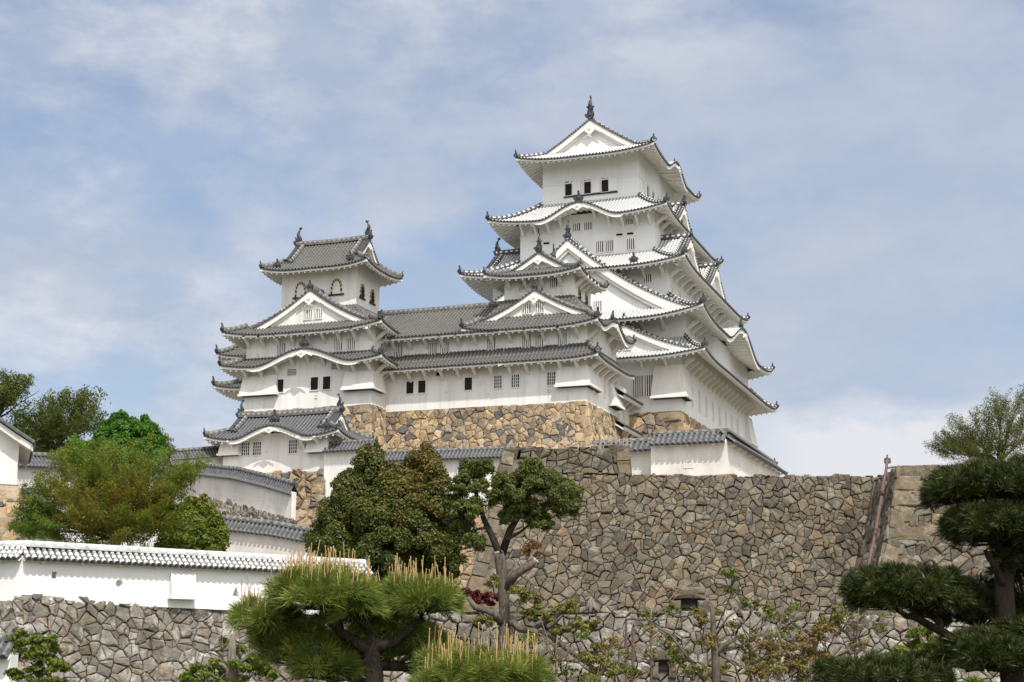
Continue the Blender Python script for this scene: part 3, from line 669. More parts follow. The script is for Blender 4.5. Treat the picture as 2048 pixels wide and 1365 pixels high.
stone_drop(K, (-2.75, .25, -.25, 1.8), (-2.95, .75, -.75, 2.0), 4.4, 1.15); stone_drop(K, (-2, .25, 31.5, 34.3), (-2, .8, 31.2, 34.8), 4.2, .9)

# ================================================================== WEST SMALL KEEP
W_ = Th('west_small_keep', 'smaller grey-roofed white keep with two stacked gables, right end of the long corridor', 'castle keep', (-9.5, -10.0, -1.5))
storey(W_, -13.4, -5.2, -15.0, -5.2, -1.6, 6.2, M_PL2); storey(W_, -14.2, -7.2, -12.8, -7.2, 6.0, 11.65, M_PL2)
w3 = Roof(W_, (-13.4, -3.65, -16.45, -4.2), (-13.4+.01, -5.2, -15.0, -5.3), 2.38, 3.95, .35, 4, sty='g', sides='FR', ovh={'F': 1.45, 'R': 1.5}, hips=False, lift_ends={'F': (0, 1), 'R': (1, 1)})
for nm, (x, y) in {'a': (-3.65, -16.45)}.items():
    pts = [np.array([x-1.5*t, y+1.45*t, 2.38+1.57*t*(.65+.35*t)+.35*(1-t)**2]) for t in np.linspace(0, 1, 6)]
    h = MB(); h.sweep(pts, .36, .4); h.build('hip_ridge', M_RIDG, W_, w3.o); inst(ONI, 'ridge_end_tile', W_, pts[0]+np.array([0, 0, .1]), -pi/4, .9, w3.o)
w2 = Roof(W_, (-17.2, -3.65, -16.4, -4.2), (-14.2, -7.2, -12.8, -7.2), 5.5, 9.2, .5, 5, sty='g', ovh={'F': 1.4, 'R': 1.55, 'L': 1.4, 'B': 1.2}, kara={'R': (-10.4, 4.2, 1.35)}, hip_t=.45)
w1, zpw = irimoya(W_, (-15.8, -5.95, -14.3, -5.5), 'v', 11.2, 13.85, 1.9, 'g', .45, 4, .25, ovh=1.6, pend=.62, oni_s=.8, board=.45, wall_in=.5, rh=.5)
gable(W_, 'F', -10.35, -15.0, 5.6, prof_fn(9.45, 6.75, 5.6, .38), 4.0, 'g', w2.o, wall_in=.4, board=.42, zbot=6.4, pend=.72, foot_f=.96, oni_s=.8)
w3.brackets([('F', -15.0, [-12.6, -10.9, -9.3, -7.6, -6.0]), ('R', -5.2, [-14.3, -12.6, -10.9, -9.2, -7.5])], 2.35)
w2.brackets([('F', -15.0, [-12.6, -10.9, -9.3, -7.6, -6.0]), ('R', -5.2, [-14.2, -12.4, -8.4, -6.6])], 5.5)
Roof.brackets(w3, [('F', -12.8, [-13.6, -11.9, -10.2, -8.4]), ('R', -7.2, [-12.0, -10.9, -9.8, -8.7])], 11.2)
inst(ONI, 'ridge_end_tile', W_, (-3.9, -10.4, 7.0), 0, 1.1, w2.o); inst(PEND, 'gable_pendant', W_, (-3.6, -10.4, 6.35), RR, (.6, .6, .5), w2.o)
for a0 in (-11.5, -10.25, -7.95): window(W_, 'F', -15.0, a0, a0+.84, 3.75, 5.0, 'bars', 4)
for a0, k_ in ((-12.55, 'pgrid'), (-9.0, 'pgrid')): window(W_, 'F', -15.0, a0, a0+.76, .16, 1.36, k_)
for a0 in (-11.55, -10.25): window(W_, 'F', -14.6, a0, a0+.72, 7.25, 8.25, 'bars', 3)
for a0 in (-12.6, -9.5): window(W_, 'F', -12.8, a0, a0+.72, 10.05, 10.95, 'bars', 3)
stone_drop(W_, (-8.0, -5.05, -15.25, -11.8), (-8.1, -4.72, -15.52, -11.6), 1.75, .0); stone_drop(W_, (-6, -5.05, -7.9, -5.6), (-6, -4.4, -8.1, -5.3), 1.4, -.7)
for v_ in (-13.2, -9.6): window(W_, 'R', -5.2, v_, v_+.6, -.2, 1.1, 'bars', 2)
window(W_, 'R', -5.2, -13.6, -13.0, 3.7, 4.9, 'bars', 2)
for a in (-11.0, -8.9, -7.0): loophole(W_, 'F', -15.0, a, -.35 if a > -9 else .55)
for a, z in ((-12.9, 4.2), (-8.9, 4.3)): loophole(W_, 'F', -15.0, a, z, .28, .3)

def katomado(th, side, plane, a, z0, w_=.95, h=1.45):
    """bell-shaped window in a black frame studded with gilt plates"""
    f = smap(side, plane); o_ = []; i_ = []
    P = [(-.5, 0), (-.48, .35), (-.44, .62), (-.33, .84), (-.14, .96), (0, 1.0), (.14, .96), (.33, .84), (.44, .62), (.48, .35), (.5, 0)]
    m = MB()
    m.prism([f(a+x*w_*.8, .02, z0+y*h*.9) for x, y in P], np.array(f(0, .03, 0))-np.array(f(0, 0, 0)), 2)
    k = 0
    for j in range(len(P)-1):
        for t0, t1 in ((0, .5), (.5, 1)):
            x0, y0 = [P[j][q]+(P[j+1][q]-P[j][q])*t0 for q in (0, 1)]; x1, y1 = [P[j][q]+(P[j+1][q]-P[j][q])*t1 for q in (0, 1)]
            m.quadbox([f(a+x0*w_, .0, z0+y0*h), f(a+x1*w_, .0, z0+y1*h), f(a+x1*w_*.72, .0, z0+y1*h*.84), f(a+x0*w_*.72, 0, z0+y0*h*.84),
                       f(a+x0*w_, .1, z0+y0*h), f(a+x1*w_, .1, z0+y1*h), f(a+x1*w_*.72, .1, z0+y1*h*.84), f(a+x0*w_*.72, .1, z0+y0*h*.84)], k % 2); k += 1
    sbox(m, f, a-w_*.68, a+w_*.68, 0, .13, z0-.15, z0, 0)
    return m.build('bell_window', [M_IRON, M_GOLD, M_PL2 if side == 'F' else M_DARK], th)
for v_ in (-10.9, -8.7): katomado(W_, 'R', -7.2, v_, 9.15, .8, 1.3)

# ================================================================== LONG CORRIDOR
C_ = Th('corridor_building', 'long two-roofed white corridor building between the two smaller keeps', 'castle building', (-19.5, -10.0, -1.4))
storey(C_, -25.6, -13.4, -15.0, -6.0, -1.5, 5.95, M_PL2)
def zcor(x): return 9.35-(9.35-5.5)*((1.2)*(x/5.9)-.2*(x/5.9)**2)
mb, ev = MB(), MB()
for sd, vv in ((1, -16.4), (-1, -4.6)):
    pos = lambda a, m, sd=sd, vv=vv: np.stack([a+0*m, vv+sd*m, zcor(5.9-m)], axis=1)
    tile_rows(mb, pos, -27.6, -13.4, .37, lambda a: 5.9, n=9)
    eave_under(ev, pos, -27.6, -13.4, lambda a: 1.5, 1.45)
cr = mb.build('roof', STY['g'][0], C_); ev.build('eave', [M_TRIM, M_CAP], C_, cr)
h = MB(); h.sweep([(-29.0, -10.5, 9.3), (-21, -10.5, 9.22), (-13.5, -10.5, 9.3)], .5, .5); h.build('ridge', M_RIDG, C_, cr); inst(ONI, 'ridge_end_tile', C_, (-28.9, -10.5, 9.4), pi, .9, cr)
mb, ev = MB(), MB(); pos = lambda a, m: np.stack([a+0*m, -16.45+m, 2.38+1.57*(.65*m/1.45+.35*(m/1.45)**2)], axis=1)
tile_rows(mb, pos, -25.6, -13.4, .37, lambda a: 1.45, n=4); eave_under(ev, pos, -25.6, -13.4, lambda a: 1.45, 1.45)
c2 = mb.build('roof', STY['g'][0], C_); ev.build('eave', [M_TRIM, M_CAP], C_, c2)
for z_ in (2.35, 5.5): Roof.brackets(type('q', (), {'th': C_}), [('F', -15.0, list(np.arange(-24.6, -13.4, 1.69)))], z_)
for a0 in (-24.7, -21.1, -19.85, -15.05): window(C_, 'F', -15.0, a0, a0+.84, 3.75, 5.0, 'bars', 4)
for a0, k_ in ((-23.35, 'grid'), (-22.1, 'grid'), (-17.3, 'grid'), (-13.8+.02, 'pgrid')):
    if a0 > -13.9: window(W_, 'F', -15.0, -13.35, -12.75, .16, 1.36, 'pgrid') if False else window(C_, 'F', -15.0, -14.3, -13.55, .16, 1.36, 'pgrid')
    else: window(C_, 'F', -15.0, a0, a0+.76, .16, 1.36, k_)
for a, z in ((-24.4, -.15), (-19.2, .1), (-15.7, .65), (-14.9, -.4), (-22.0, 4.2), (-17.8, 4.3), (-16.0, 4.2)): loophole(C_, 'F', -15.0, a, z, .3, .32)
b = MB(); f = smap('F', -15.0)
for a in (-19.9, -11.2):
    if a < -13.4: sbox(b, f, a-.35, a+.35, 0, .05, 1.75, 2.05)
b.build('vent', M_DARK, C_)

# ================================================================== NORTH-WEST SMALL KEEP
Q = Th('northwest_small_keep', 'grey-roofed white keep at the left with a square lookout storey and bell-shaped windows', 'castle keep', (-32.4, -12.0, -1.2))
storey(Q, -39.25, -25.55, -18.2, -6.0, -1.3, 6.6, M_PL2); storey(Q, -37.0, -28.7, -15.7, -10.4, 6.0, 13.85, M_PL2)
q3 = Roof(Q, (-41.4, -23.85, -19.7, -4.6), (-39.25, -25.55, -18.2, -6.0), 2.85, 4.0, .45, 5, sty='g', ovh={'F': 1.5, 'R': 1.7, 'L': 2.1, 'B': 1.4}, kara={'F': (-32.3, 5.4, 1.5)})
q2 = Roof(Q, (-41.35, -24.0, -19.6, -4.4), (-37.0, -28.7, -15.7, -10.4), 6.05, 9.3, .6, 6, sty='g', ovh={'F': 1.4, 'R': 1.55, 'L': 2.1, 'B': 1.6}, hip_t=.45)
q1, zpq = irimoya(Q, (-38.7, -26.85, -17.3, -8.9), 'u', 13.0, 16.6, 1.7, 'g', .5, 4, .25, ovh=1.7, pend=.5, oni_s=.8, board=.45, wall_in=.5, rh=.5)
gable(Q, 'F', -32.4, -18.4, 6.9, prof_fn(10.45, 6.75, 6.9, .38), 4.0, 'g', q2.o, wall_in=.4, board=.45, zbot=6.5, pend=.85, foot_f=.96, oni_s=.8)
q3.brackets([('F', -18.2, list(np.arange(-38.9, -25.5, 1.66))), ('R', -25.55, [-17.4, -16.3, -15.4])], 2.8)
q2.brackets([('F', -18.2, list(np.arange(-38.9, -25.5, 1.66))), ('R', -25.55, [-17.4, -16.3, -15.4])], 6.05)
inst(ONI, 'ridge_end_tile', Q, (-32.3, -19.4, 4.65), -pi/2, 1.15, q3.o); inst(PEND, 'gable_pendant', Q, (-32.3, -19.75, 3.85), FR, (.8, .8, .6), q3.o)
for x in (-37.0, -28.9): inst(ONI, 'ridge_end_tile', Q, (x, -16.9, 13.55), -pi/2, .95, q1)
for a0 in (-35.8, -29.6, -28.25): window(Q, 'F', -18.2, a0, a0+.85, 4.15, 5.3, 'bars', 4)
for a0 in (-33.1, -32.0): window(Q, 'F', -18.0, a0, a0+.85, 7.55, 8.5, 'bars', 4)
for a0 in (-35.75, -32.0, -30.68): window(Q, 'F', -18.2, a0, a0+.8, .45, 1.7, 'grid')
b = MB(); f = smap('F', -18.2)
for a0, z in ((-34.6, 2.05), (-29.85, 2.3)):
    sbox(b, f, a0, a0+.95, 0, .03, z, z+.6, 1)
    for i in range(4): sbox(b, f, a0, a0+.95, .03, .08, z+.15*i, z+.15*i+.07, 0)
b.build('vent', [M_PL3, M_DARK], Q)
stone_drop(Q, (-39.35, -35.65, -18.4, -15), (-39.6, -35.5, -18.74, -14.8), 2.2, .36); stone_drop(Q, (-28.3, -25.4, -18.4, -16.2), (-28.45, -25.1, -18.74, -16.0), 2.0, .32)
for a, z in ((-38.0, 4.3), (-34.0, .7), (-31.4, -.2), (-26.7, -.1), (-37.6, -.4), (-30.0, 4.1)): loophole(Q, 'F', -18.2, a, z, .32, .34)
for a in (-34.85, -30.85): katomado(Q, 'F', -15.7, a, 10.5, 1.25, 1.6)
for v_ in (-14.4, -12.1): katomado(Q, 'R', -28.7, v_, 10.25, .95, 1.45)

# ================================================================== REAR BUILDING (its eaves show left of the north-west keep)
B_ = Th('rear_corridor_building', 'white building mostly hidden behind the northwest keep, only its left roof ends showing', 'castle building', (-38, -2.0, -1.0))
storey(B_, -44.2, -30.0, -8.6, 3.0, -2.0, 7.0, M_PL2)
Roof(B_, (-47.2, -29, -11.0, 4.5), (-44.2, -31, -8.6, 2.5), 6.1, 8.6, .5, 4, sty='g'); Roof(B_, (-47.4, -29, -11.0, 4.5), (-44.2, -31, -8.6, 2.5), 2.75, 4.1, .5, 4, sty='g')

# ================================================================== LINK between west keep and main keep
L_ = Th('link_corridor', 'narrow white corridor with two small grey eaves, squeezed between west keep and main keep', 'castle building', (-8.0, -2.6, -4.0))
storey(L_, -12.0, -5.4, -5.3, 0.1, -6.5, 2.0, M_PL2)
for z in (0.55, -2.55):
    mb, ev = MB(), MB(); pos = lambda a, m, z=z: np.stack([-4.0-m, a+0*m, z+.62*m], axis=1)
    tile_rows(mb, pos, -6.6, 1.0, .37, lambda a: 1.4, n=3); eave_under(ev, pos, -6.6, 1.0, lambda a: 1.4, 1.35, raft=.4)
    o = mb.build('roof', STY['d'][0], L_); ev.build('eave', [M_TRIM, M_CAP], L_, o)
    for v_ in (-4.2, -2.6, -1.0): inst(BRACK, 'bracket', L_, (-5.4, v_, z+.05), RR, .8)
for v_, z0, z1 in ((-4.4, -2.0, -.9), (-2.6, -2.0, -.3), (-4.2, -5.0, -3.6), (-2.0, -5.0, -3.8)): window(L_, 'R', -5.4, v_, v_+.7, z0, z1, 'bars', 2)

# ================================================================== GATEHOUSE TURRET
G_ = Th('gate_turret', 'low white turret with a curved grey gable roof in front of the northwest keep', 'castle turret', (-31.8, -22.5, -8.2))
storey(G_, -37.2, -26.5, -25.0, -20.4, -8.4, -4.72, M_PL2)
g1, _ = irimoya(G_, (-38.6, -24.75, -26.3, -19.2), 'u', -5.3, -2.75, 1.5, 'd', .55, 4, .25, ovh=1.3, kara={'F': (-31.7, 4.0, 1.15)}, pend=.4, oni_s=.75, board=.35, wall_in=.4, rh=.55, fish=.8)
inst(ONI, 'ridge_end_tile', G_, (-31.7, -25.6, -3.7), -pi/2, 1.25, g1); inst(PEND, 'gable_pendant', G_, (-31.7, -26.35, -4.55), FR, (.75, .75, .5), g1)
inst(ONI, 'ridge_end_tile', G_, (-26.2, -25.9, -4.6), -pi/2, 1.0, g1)
for a0 in (-35.25, -34.05, -30.35): window(G_, 'F', -25.0, a0, a0+.82, -6.65, -5.45, 'pgrid')
stone_drop(G_, (-37.3, -35.5, -25.15, -23), (-37.5, -35.4, -25.5, -23), -4.7, -6.45); stone_drop(G_, (-28.3, -26.4, -25.15, -23), (-28.45, -26.2, -25.5, -23), -4.9, -6.55)
for a, z in ((-32.7, -6.3), (-29.1, -6.2), (-27.1, -7.2)): loophole(G_, 'F', -25.0, a, z, .32, .32)
Roof.brackets(type('q', (), {'th': G_}), [('F', -25.0, [-36, -28.8, -27.2])], -5.25)

# ================================================================== STONE WALLS
def poly_area(p): return 0.5*abs(sum(p[k][0]*p[(k+1) % len(p)][1]-p[(k+1) % len(p)][0]*p[k][1] for k in range(len(p))))
def cut_poly(poly, px, py, an):
    nx, ny = cos(an), sin(an); v = [(x-px)*nx+(y-py)*ny for x, y in poly]; A_, B_c = [], []; k = len(poly)
    for a in range(k):
        b = (a+1) % k
        (A_ if v[a] <= 0 else B_c).append(poly[a])
        if (v[a] <= 0) != (v[b] <= 0):
            t = v[a]/(v[a]-v[b]); q = (poly[a][0]+(poly[b][0]-poly[a][0])*t, poly[a][1]+(poly[b][1]-poly[a][1])*t); A_.append(q); B_c.append(q)
    return A_, B_c
def split_cell(poly, size, rng, cells, depth=0):
    a = poly_area(poly)
    if a < .006*size*size or len(poly) < 3: return
    pr = .9 if a > 1.2*size*size else .5 if a > .5*size*size else .2 if a > .2*size*size else 0
    if depth < 3 and rng.random() < pr:
        p = np.mean(poly, axis=0); ext = np.ptp(np.array(poly), axis=0); big = rng.random() < .55
        an = (0 if ext[0] > ext[1] else pi/2)+rng.normal(0, .38) if big else rng.uniform(0, 2*pi); off = rng.normal(0, .12)*size if big else .27*sqrt(a)*rng.uniform(.9, 1.5)
        A_, B_c = cut_poly(poly, p[0]+cos(an)*off, p[1]+sin(an)*off, an)
        per = lambda p_: sum(hypot(p_[q][0]-p_[(q+1) % len(p_)][0], p_[q][1]-p_[(q+1) % len(p_)][1]) for q in range(len(p_)))
        if len(A_) > 2 and len(B_c) > 2 and min(poly_area(A_)/per(A_)**2, poly_area(B_c)/per(B_c)**2) > .043:
            split_cell(A_, size, rng, cells, depth+1); split_cell(B_c, size, rng, cells, depth+1); return
    cells.append((poly, a))
def power_cells(W, H, size, rng, small=0.75):
    sx, sy = size*1.30, size*0.90; pts = []; wt = []
    for j in range(-1, int(H/sy)+3):
        for i in range(-1, int(W/sx)+3):
            if rng.random() < 0.16: continue
            pts.append(((i+.5*(j % 2)+rng.uniform(-.55, .55))*sx, (j+rng.uniform(-.5, .5))*sy)); wt.append((size*rng.uniform(.0, .6))**2)
    for _ in range(int(W*H/(sx*sy)*.45*small)):
        pts.append((rng.uniform(-.5, W+.5), rng.uniform(-.5, H+.5))); wt.append(-(size*rng.uniform(.0, .3))**2)
    P = np.array(pts); Wt = np.array(wt); R = 2.3*size; G = {}
    for i, p in enumerate(P): G.setdefault((int(p[0]//R), int(p[1]//R)), []).append(i)
    cells = []
    for i, p in enumerate(P):
        if p[0] < -size or p[0] > W+size or p[1] < -size or p[1] > H+size: continue
        gx, gy = int(p[0]//R), int(p[1]//R); poly = [(0, 0), (W, 0), (W, H), (0, H)]
        cand = [j for a in (-1, 0, 1) for b in (-1, 0, 1) for j in G.get((gx+a, gy+b), ()) if j != i]
        d = P[cand]-p; D2 = (d*d).sum(1); o = np.argsort(D2)[:36]
        lim = p[0]-1.6*size, p[0]+1.6*size, p[1]-1.6*size, p[1]+1.6*size
        poly = [(max(0, lim[0]), max(0, lim[2])), (min(W, lim[1]), max(0, lim[2])), (min(W, lim[1]), min(H, lim[3])), (max(0, lim[0]), min(H, lim[3]))]
        for q in o:
            j = cand[q]; nx_, ny_ = d[q]; c = (P[j]@P[j]-p@p-(Wt[j]-Wt[i]))/2
            val = [nx_*x+ny_*y-c for x, y in poly]
            if max(val) <= 0: continue
            new = []; k = len(poly)
            for a in range(k):
                b = (a+1) % k; va, vb = val[a], val[b]
                if va <= 0: new.append(poly[a])
                if (va <= 0) != (vb <= 0):
                    t = va/(va-vb); new.append((poly[a][0]+(poly[b][0]-poly[a][0])*t, poly[a][1]+(poly[b][1]-poly[a][1])*t))
            poly = new
            if len(poly) < 3: break
        if len(poly) >= 3:
            a = 0.5*abs(sum(poly[k][0]*poly[(k+1) % len(poly)][1]-poly[(k+1) % len(poly)][0]*poly[k][1] for k in range(len(poly))))
            if a > 0.01*size*size: split_cell(poly, size, rng, cells)
    return cells
def add_stone(mb, poly, Pf, nrm, rng, gap, bulge, proud=0.0, hue=None, cut=.17):
    c = np.mean(poly, axis=0); pl = np.array(poly); r = np.sqrt(((pl-c)**2).sum(1)).mean()
    pl = c+(pl-c)*max(.5, 1-gap/r)
    if len(pl) > 4 or cut > .09:
        p2 = []
        for i in range(len(pl)):
            a, b = pl[i], pl[(i+1) % len(pl)]; p2.append(a)
            if np.hypot(*(b-a)) > .45*r: m_ = (a+b)/2; p2.append(m_+(c-m_)*rng.uniform(-.01, .13)+(b-a)*rng.uniform(-.15, .15))
        pl = np.array(p2)
    q = []
    for i in range(len(pl)):
        a, b = pl[i], pl[(i+1) % len(pl)]; f = cut*rng.uniform(.5, 1.2); q += [a+(b-a)*f, b-(b-a)*f]
    q = np.array(q); n = len(q); tilt = rng.uniform(-.10, .10, 2); d0 = proud+rng.uniform(-.07, .05)*min(1, r*2.2)
    cc = c+rng.uniform(-.15, .15, 2)*r
    inn = cc+(q-cc)*rng.uniform(.74, .93, (n, 1)); mid = cc+(q-cc)*rng.uniform(.3, .5)
    def P3(p2, d): return Pf(p2[:, 0], p2[:, 1])+np.outer(np.broadcast_to(d, len(p2)), nrm)
    V = np.concatenate([P3(q, -0.6), P3(q, d0), P3(inn, d0+bulge*r*rng.uniform(.35, 1.0, n)+((inn-cc)@tilt)), P3(mid, d0+bulge*r*rng.uniform(.9, 1.25, n)+((mid-cc)@tilt))])
    Fs = [(k*n+i, k*n+(i+1) % n, (k+1)*n+(i+1) % n, (k+1)*n+i) for k in range(3) for i in range(n)]+[tuple(range(3*n, 4*n))]
    mb.add(V, Fs, 0, None, (rng.random() if hue is None else hue, rng.random(), rng.random(), 1))
def stone_face(mb, BL, BR, TR, TL, size, rng, qL=0, qR=0, bulge=.17, gap=.013, ragged=0.0, rows_top=True, sag=0.0, small=1.5, back=True, dirv=None, qh=.85):
    BL, BR, TR, TL = [np.array(p, float) for p in (BL, BR, TR, TL)]
    W = max(np.linalg.norm(TR-TL), np.linalg.norm(BR-BL)); H = 0.5*(np.linalg.norm(TL-BL)+np.linalg.norm(TR-BR))
    nrm = np.cross(0.5*(BR-BL+TR-TL), 0.5*(TL-BL+TR-BR)); nrm /= np.linalg.norm(nrm)
    def Pf(s, h):
        s = np.asarray(s)[:, None]/W; h = np.asarray(h)[:, None]/H
        return (BL*(1-s)+BR*s)*(1-h)+(TL*(1-s)+TR*s)*h-nrm*(sag*4*h*(1-h))
    for poly, a in power_cells(W, H, size, rng, small):
        cx = np.mean(poly, axis=0)
        if qL and cx[0] < .45*qL: continue
        if qR and cx[0] > W-.45*qR: continue
        if ragged: dh = rng.uniform(-1, .6)*ragged; poly = [(x, y+dh if y > H-1e-4 else y) for x, y in poly]
        add_stone(mb, poly, Pf, nrm, rng, gap*rng.uniform(.2, 1.8), bulge*rng.uniform(.5, 1.2), -.06 if a < .12*size*size else rng.uniform(-.03, .05))
    for q, sg in ((qL, 0), (qR, 1)):
        if not q: continue
        h = 0; k = 0
        while h < H-.1:
            hh = min(qh*rng.uniform(.8, 1.25), H-h); hh = H-h if H-h-hh < .3 else hh
            L = q*(1.1 if (k+sg) % 2 == 0 else .66)*rng.uniform(.85, 1.15); x0, x1 = (0, L) if sg == 0 else (W-L, W)
            add_stone(mb, [(x0, h), (x1, h+rng.uniform(-.05, .05)), (x1, h+hh), (x0, h+hh)], Pf, nrm, rng, .02, .08, .03, rng.uniform(.1, .75), .05); h += hh; k += 1
    if back:
        s = np.array([0, W, W, 0.0]); hh = np.array([0, 0, H-.1, H-.1]); B = Pf(s, hh)-nrm*.4
        mb.add(B, [(0, 1, 2, 3)], 1)
def stone_wall(name, label, cat, faces, mats, seed, frame='world', cap=None, base=None, kw={}):
    rng = np.random.default_rng(seed); mb = MB()
    for fc in faces:
        a = dict(kw); a.update(fc[5] if len(fc) > 5 else {}); stone_face(mb, *fc[:4], fc[4], rng, **a)
    for c in (cap or []): mb.add([np.array(p, float) for p in c], [tuple(range(len(c)))], 2)
    b = np.array(base if base is not None else faces[0][0], float)
    class T: o = None
    t = T(); t.base = b
    o = mb.build(name, mats+[M_MORT, M_EARTH], t, None, stone=True); 
    o.parent = None
    if frame == 'castle': o.location = cw(*b); o.rotation_euler = (0, 0, -A)
    else: o.location = b
    tag(o, label, cat, None, 'thing'); return o
# castle bases (castle frame). front faces go left to right as seen; the right face goes from near to far
stone_wall('stone_rampart', 'tan stone base with a sharp right corner under the long corridor', 'stone rampart', [
    ((-26.5, -17.9, -9.5), (-2.9, -17.9, -9.5), (-5.2, -15.0, -1.5), (-25.4, -15.0, -1.5), .72, dict(qR=1.7)),
    ((-2.9, -17.9, -9.5), (-2.9, -3.0, -9.5), (-5.2, -5.0, -1.5), (-5.2, -15.0, -1.5), .72, dict(qL=1.5))], [M_STAN], 11, 'castle', kw=dict(sag=.25))
stone_wall('stone_rampart', 'tan stone base jutting forward under the northwest keep, mostly behind the gate turret roof', 'stone rampart', [
    ((-41.5, -20.8, -9.5), (-23.6, -20.8, -9.5), (-25.55, -18.2, -1.2), (-39.3, -18.2, -1.2), 1.0, dict(qR=1.9, qL=1.9)),
    ((-23.6, -20.8, -9.5), (-23.6, -14.6, -9.5), (-25.55, -14.8, -1.2), (-25.55, -18.2, -1.2), .95, dict(qL=1.5))], [M_STAN], 12, 'castle', kw=dict(sag=.2))
stone_wall('stone_rampart', 'smooth-cut golden stone base under the front corner of the main keep', 'stone rampart', [
    ((-12, -2.0, -9.0), (2.0, -2.0, -9.0), (0, 0, -.3), (-12, 0, -.3), 1.35, dict(qR=2.4, qh=1.1)),
    ((2.0, -2.0, -9.0), (2.0, 34, -9.0), (0, 34, -.3), (0, 0, -.3), 1.2, dict(qL=2.0, qh=1.1))], [M_STAN], 13, 'castle', kw=dict(sag=.2, bulge=.12, gap=.02, small=.15))
stone_wall('stone_rampart', 'rounded tan and dark boulders under the gate turret', 'stone rampart', [
    ((-38.5, -27.6, -17.0), (-26.2, -27.6, -17.0), (-26.5, -25.05, -8.2), (-37.2, -25.05, -8.2), 1.15, dict(ragged=.2, qR=1.2)),
    ((-26.2, -27.6, -17.0), (-26.2, -20, -17.0), (-26.5, -20, -8.2), (-26.5, -25.05, -8.2), 1.1)], [M_STAN], 14, 'castle', kw=dict(bulge=.45, sag=.1))

def fx(px, py, Y): return at(px, py, Y)
# big right-hand wall B with its raised left block
zB0 = 4.2; TLb, TRk, TRb = fx(1007, 896, 77), fx(1262, 890, 77), fx(1765, 946, 77)
tz = fx(1270, 948, 77)[2]
def bat(p, dx, Y0, z0): return np.array([p[0]+dx, Y0, z0])
XL, XK, XR = TLb[0], TRk[0], TRb[0]+4
BLb, BKb, BRb = np.array([XL-1.95, 73.6, zB0]), np.array([XK+.02, 73.6, zB0]), np.array([XR, 73.6, zB0])
tm = (tz-zB0)/(TLb[2]-zB0)
MID_L, MID_K = BLb+(np.array([XL, 77, TLb[2]])-BLb)*tm, np.array([XK, 77-(77-73.6)*.0, tz])
stone_wall('stone_wall', 'huge grey-brown rubble wall filling the right half, stepped up at its left corner', 'stone wall', [
    (BLb, BRb, np.array([XR, 77, tz]), np.array([XL-.42, 77, tz]), .47, dict(qL=1.6)),
    (np.array([XL-.42, 77.0, tz]), np.array([XK+.05, 77.0, tz]), np.array([XK, 77.25, TRk[2]]), np.array([XL, 77.25, TLb[2]]), .62, dict(qL=1.5, qR=1.2)),
    (np.array([XK+.05, 77.0, tz]), np.array([XK+.05, 83, tz]), np.array([XK, 83, TRk[2]]), np.array([XK, 77.25, TRk[2]]), .8),
    (np.array([XL-1.6, 86, zB0]), BLb, np.array([XL, 77.25, TLb[2]]), np.array([XL, 86, TLb[2]]), .9, dict(qR=1.4))],
    [M_SGRY], 21, cap=[[(XL, 77.3, TLb[2]-.15), (XK, 77.3, TRk[2]-.15), (XK, 84, TRk[2]-.15), (XL, 84, TLb[2]-.15)], [(XK, 77.05, tz-.12), (XR, 77.05, tz-.12), (XR, 84, tz-.12), (XK, 84, tz-.12)]], kw=dict(sag=.15, ragged=.12))
# bastion C on the far right
Ct = fx(1800, 931, 71.5); zc0 = 2.9
CB = np.array([Ct[0]-3.1, 67.6, zc0])
stone_wall('stone_bastion', 'square-cut grey stone bastion at the far right, jutting out in front of the rubble wall', 'stone wall', [
    (CB, CB+np.array([26, 0, 0]), Ct+np.array([26, 0, .2]), Ct, .6, dict(qL=1.9, qh=.85, bulge=.18)),
    (np.array([CB[0]+.3, 80, zc0]), CB, Ct, np.array([Ct[0]+.1, 80, Ct[2]]), .8, dict(qR=1.2))],
    [M_SGRY], 22, cap=[[(Ct[0], 71.6, Ct[2]-.1), (Ct[0]+23, 71.6, Ct[2]+.1), (Ct[0]+23, 90, Ct[2]+.1), (Ct[0], 90, Ct[2]-.1)]], kw=dict(sag=.2))
# lower terrace wall A
zA = fx(1300, 1226, 66.5)[2]
stone_wall('retaining_wall', 'low pale-grey boulder wall along the bottom right, below the grassy ledge', 'stone wall', [
    ((-7.5, 65.6, -1), (40, 65.6, -1), (40, 66.5, zA), (-7.0, 66.5, zA), .58, dict(ragged=.25))], [M_SGRW], 23, cap=[[(-7, 66.55, zA-.12), (40, 66.55, zA-.12), (40, 74.5, zA-.1), (-7, 74.5, zA-.1)]], kw=dict(bulge=.22, gap=.02))
# left wall D under the white-tiled wall
D0, D1 = fx(45, 1190, 62), fx(560, 1219, 69.5)
dd = (D1-D0); D2 = D0+dd*1.55; DL = D0+np.array([-9.0, 2.6, .1])
def dn(p, out_, z): return np.array([p[0]+out_[0], p[1]+out_[1], z])
oD = np.array([dd[1], -dd[0]]); oD = oD/np.linalg.norm(oD)*1.5
stone_wall('stone_wall', 'rubble wall with tan and grey stones under the white-tiled plaster wall, bottom left', 'stone wall', [
    (dn(D0, oD, -1), dn(D2, oD, -1), D2, D0, .52), (dn(DL, (0.3, -1.5), -1), dn(D0, oD, -1), D0, DL, .58)], [M_SGRW], 24, kw=dict(bulge=.2, gap=.016, ragged=.15), cap=[[DL, D0, D2, D2+np.array([-3, 8, 0]), DL+np.array([0, 10, 0])]])

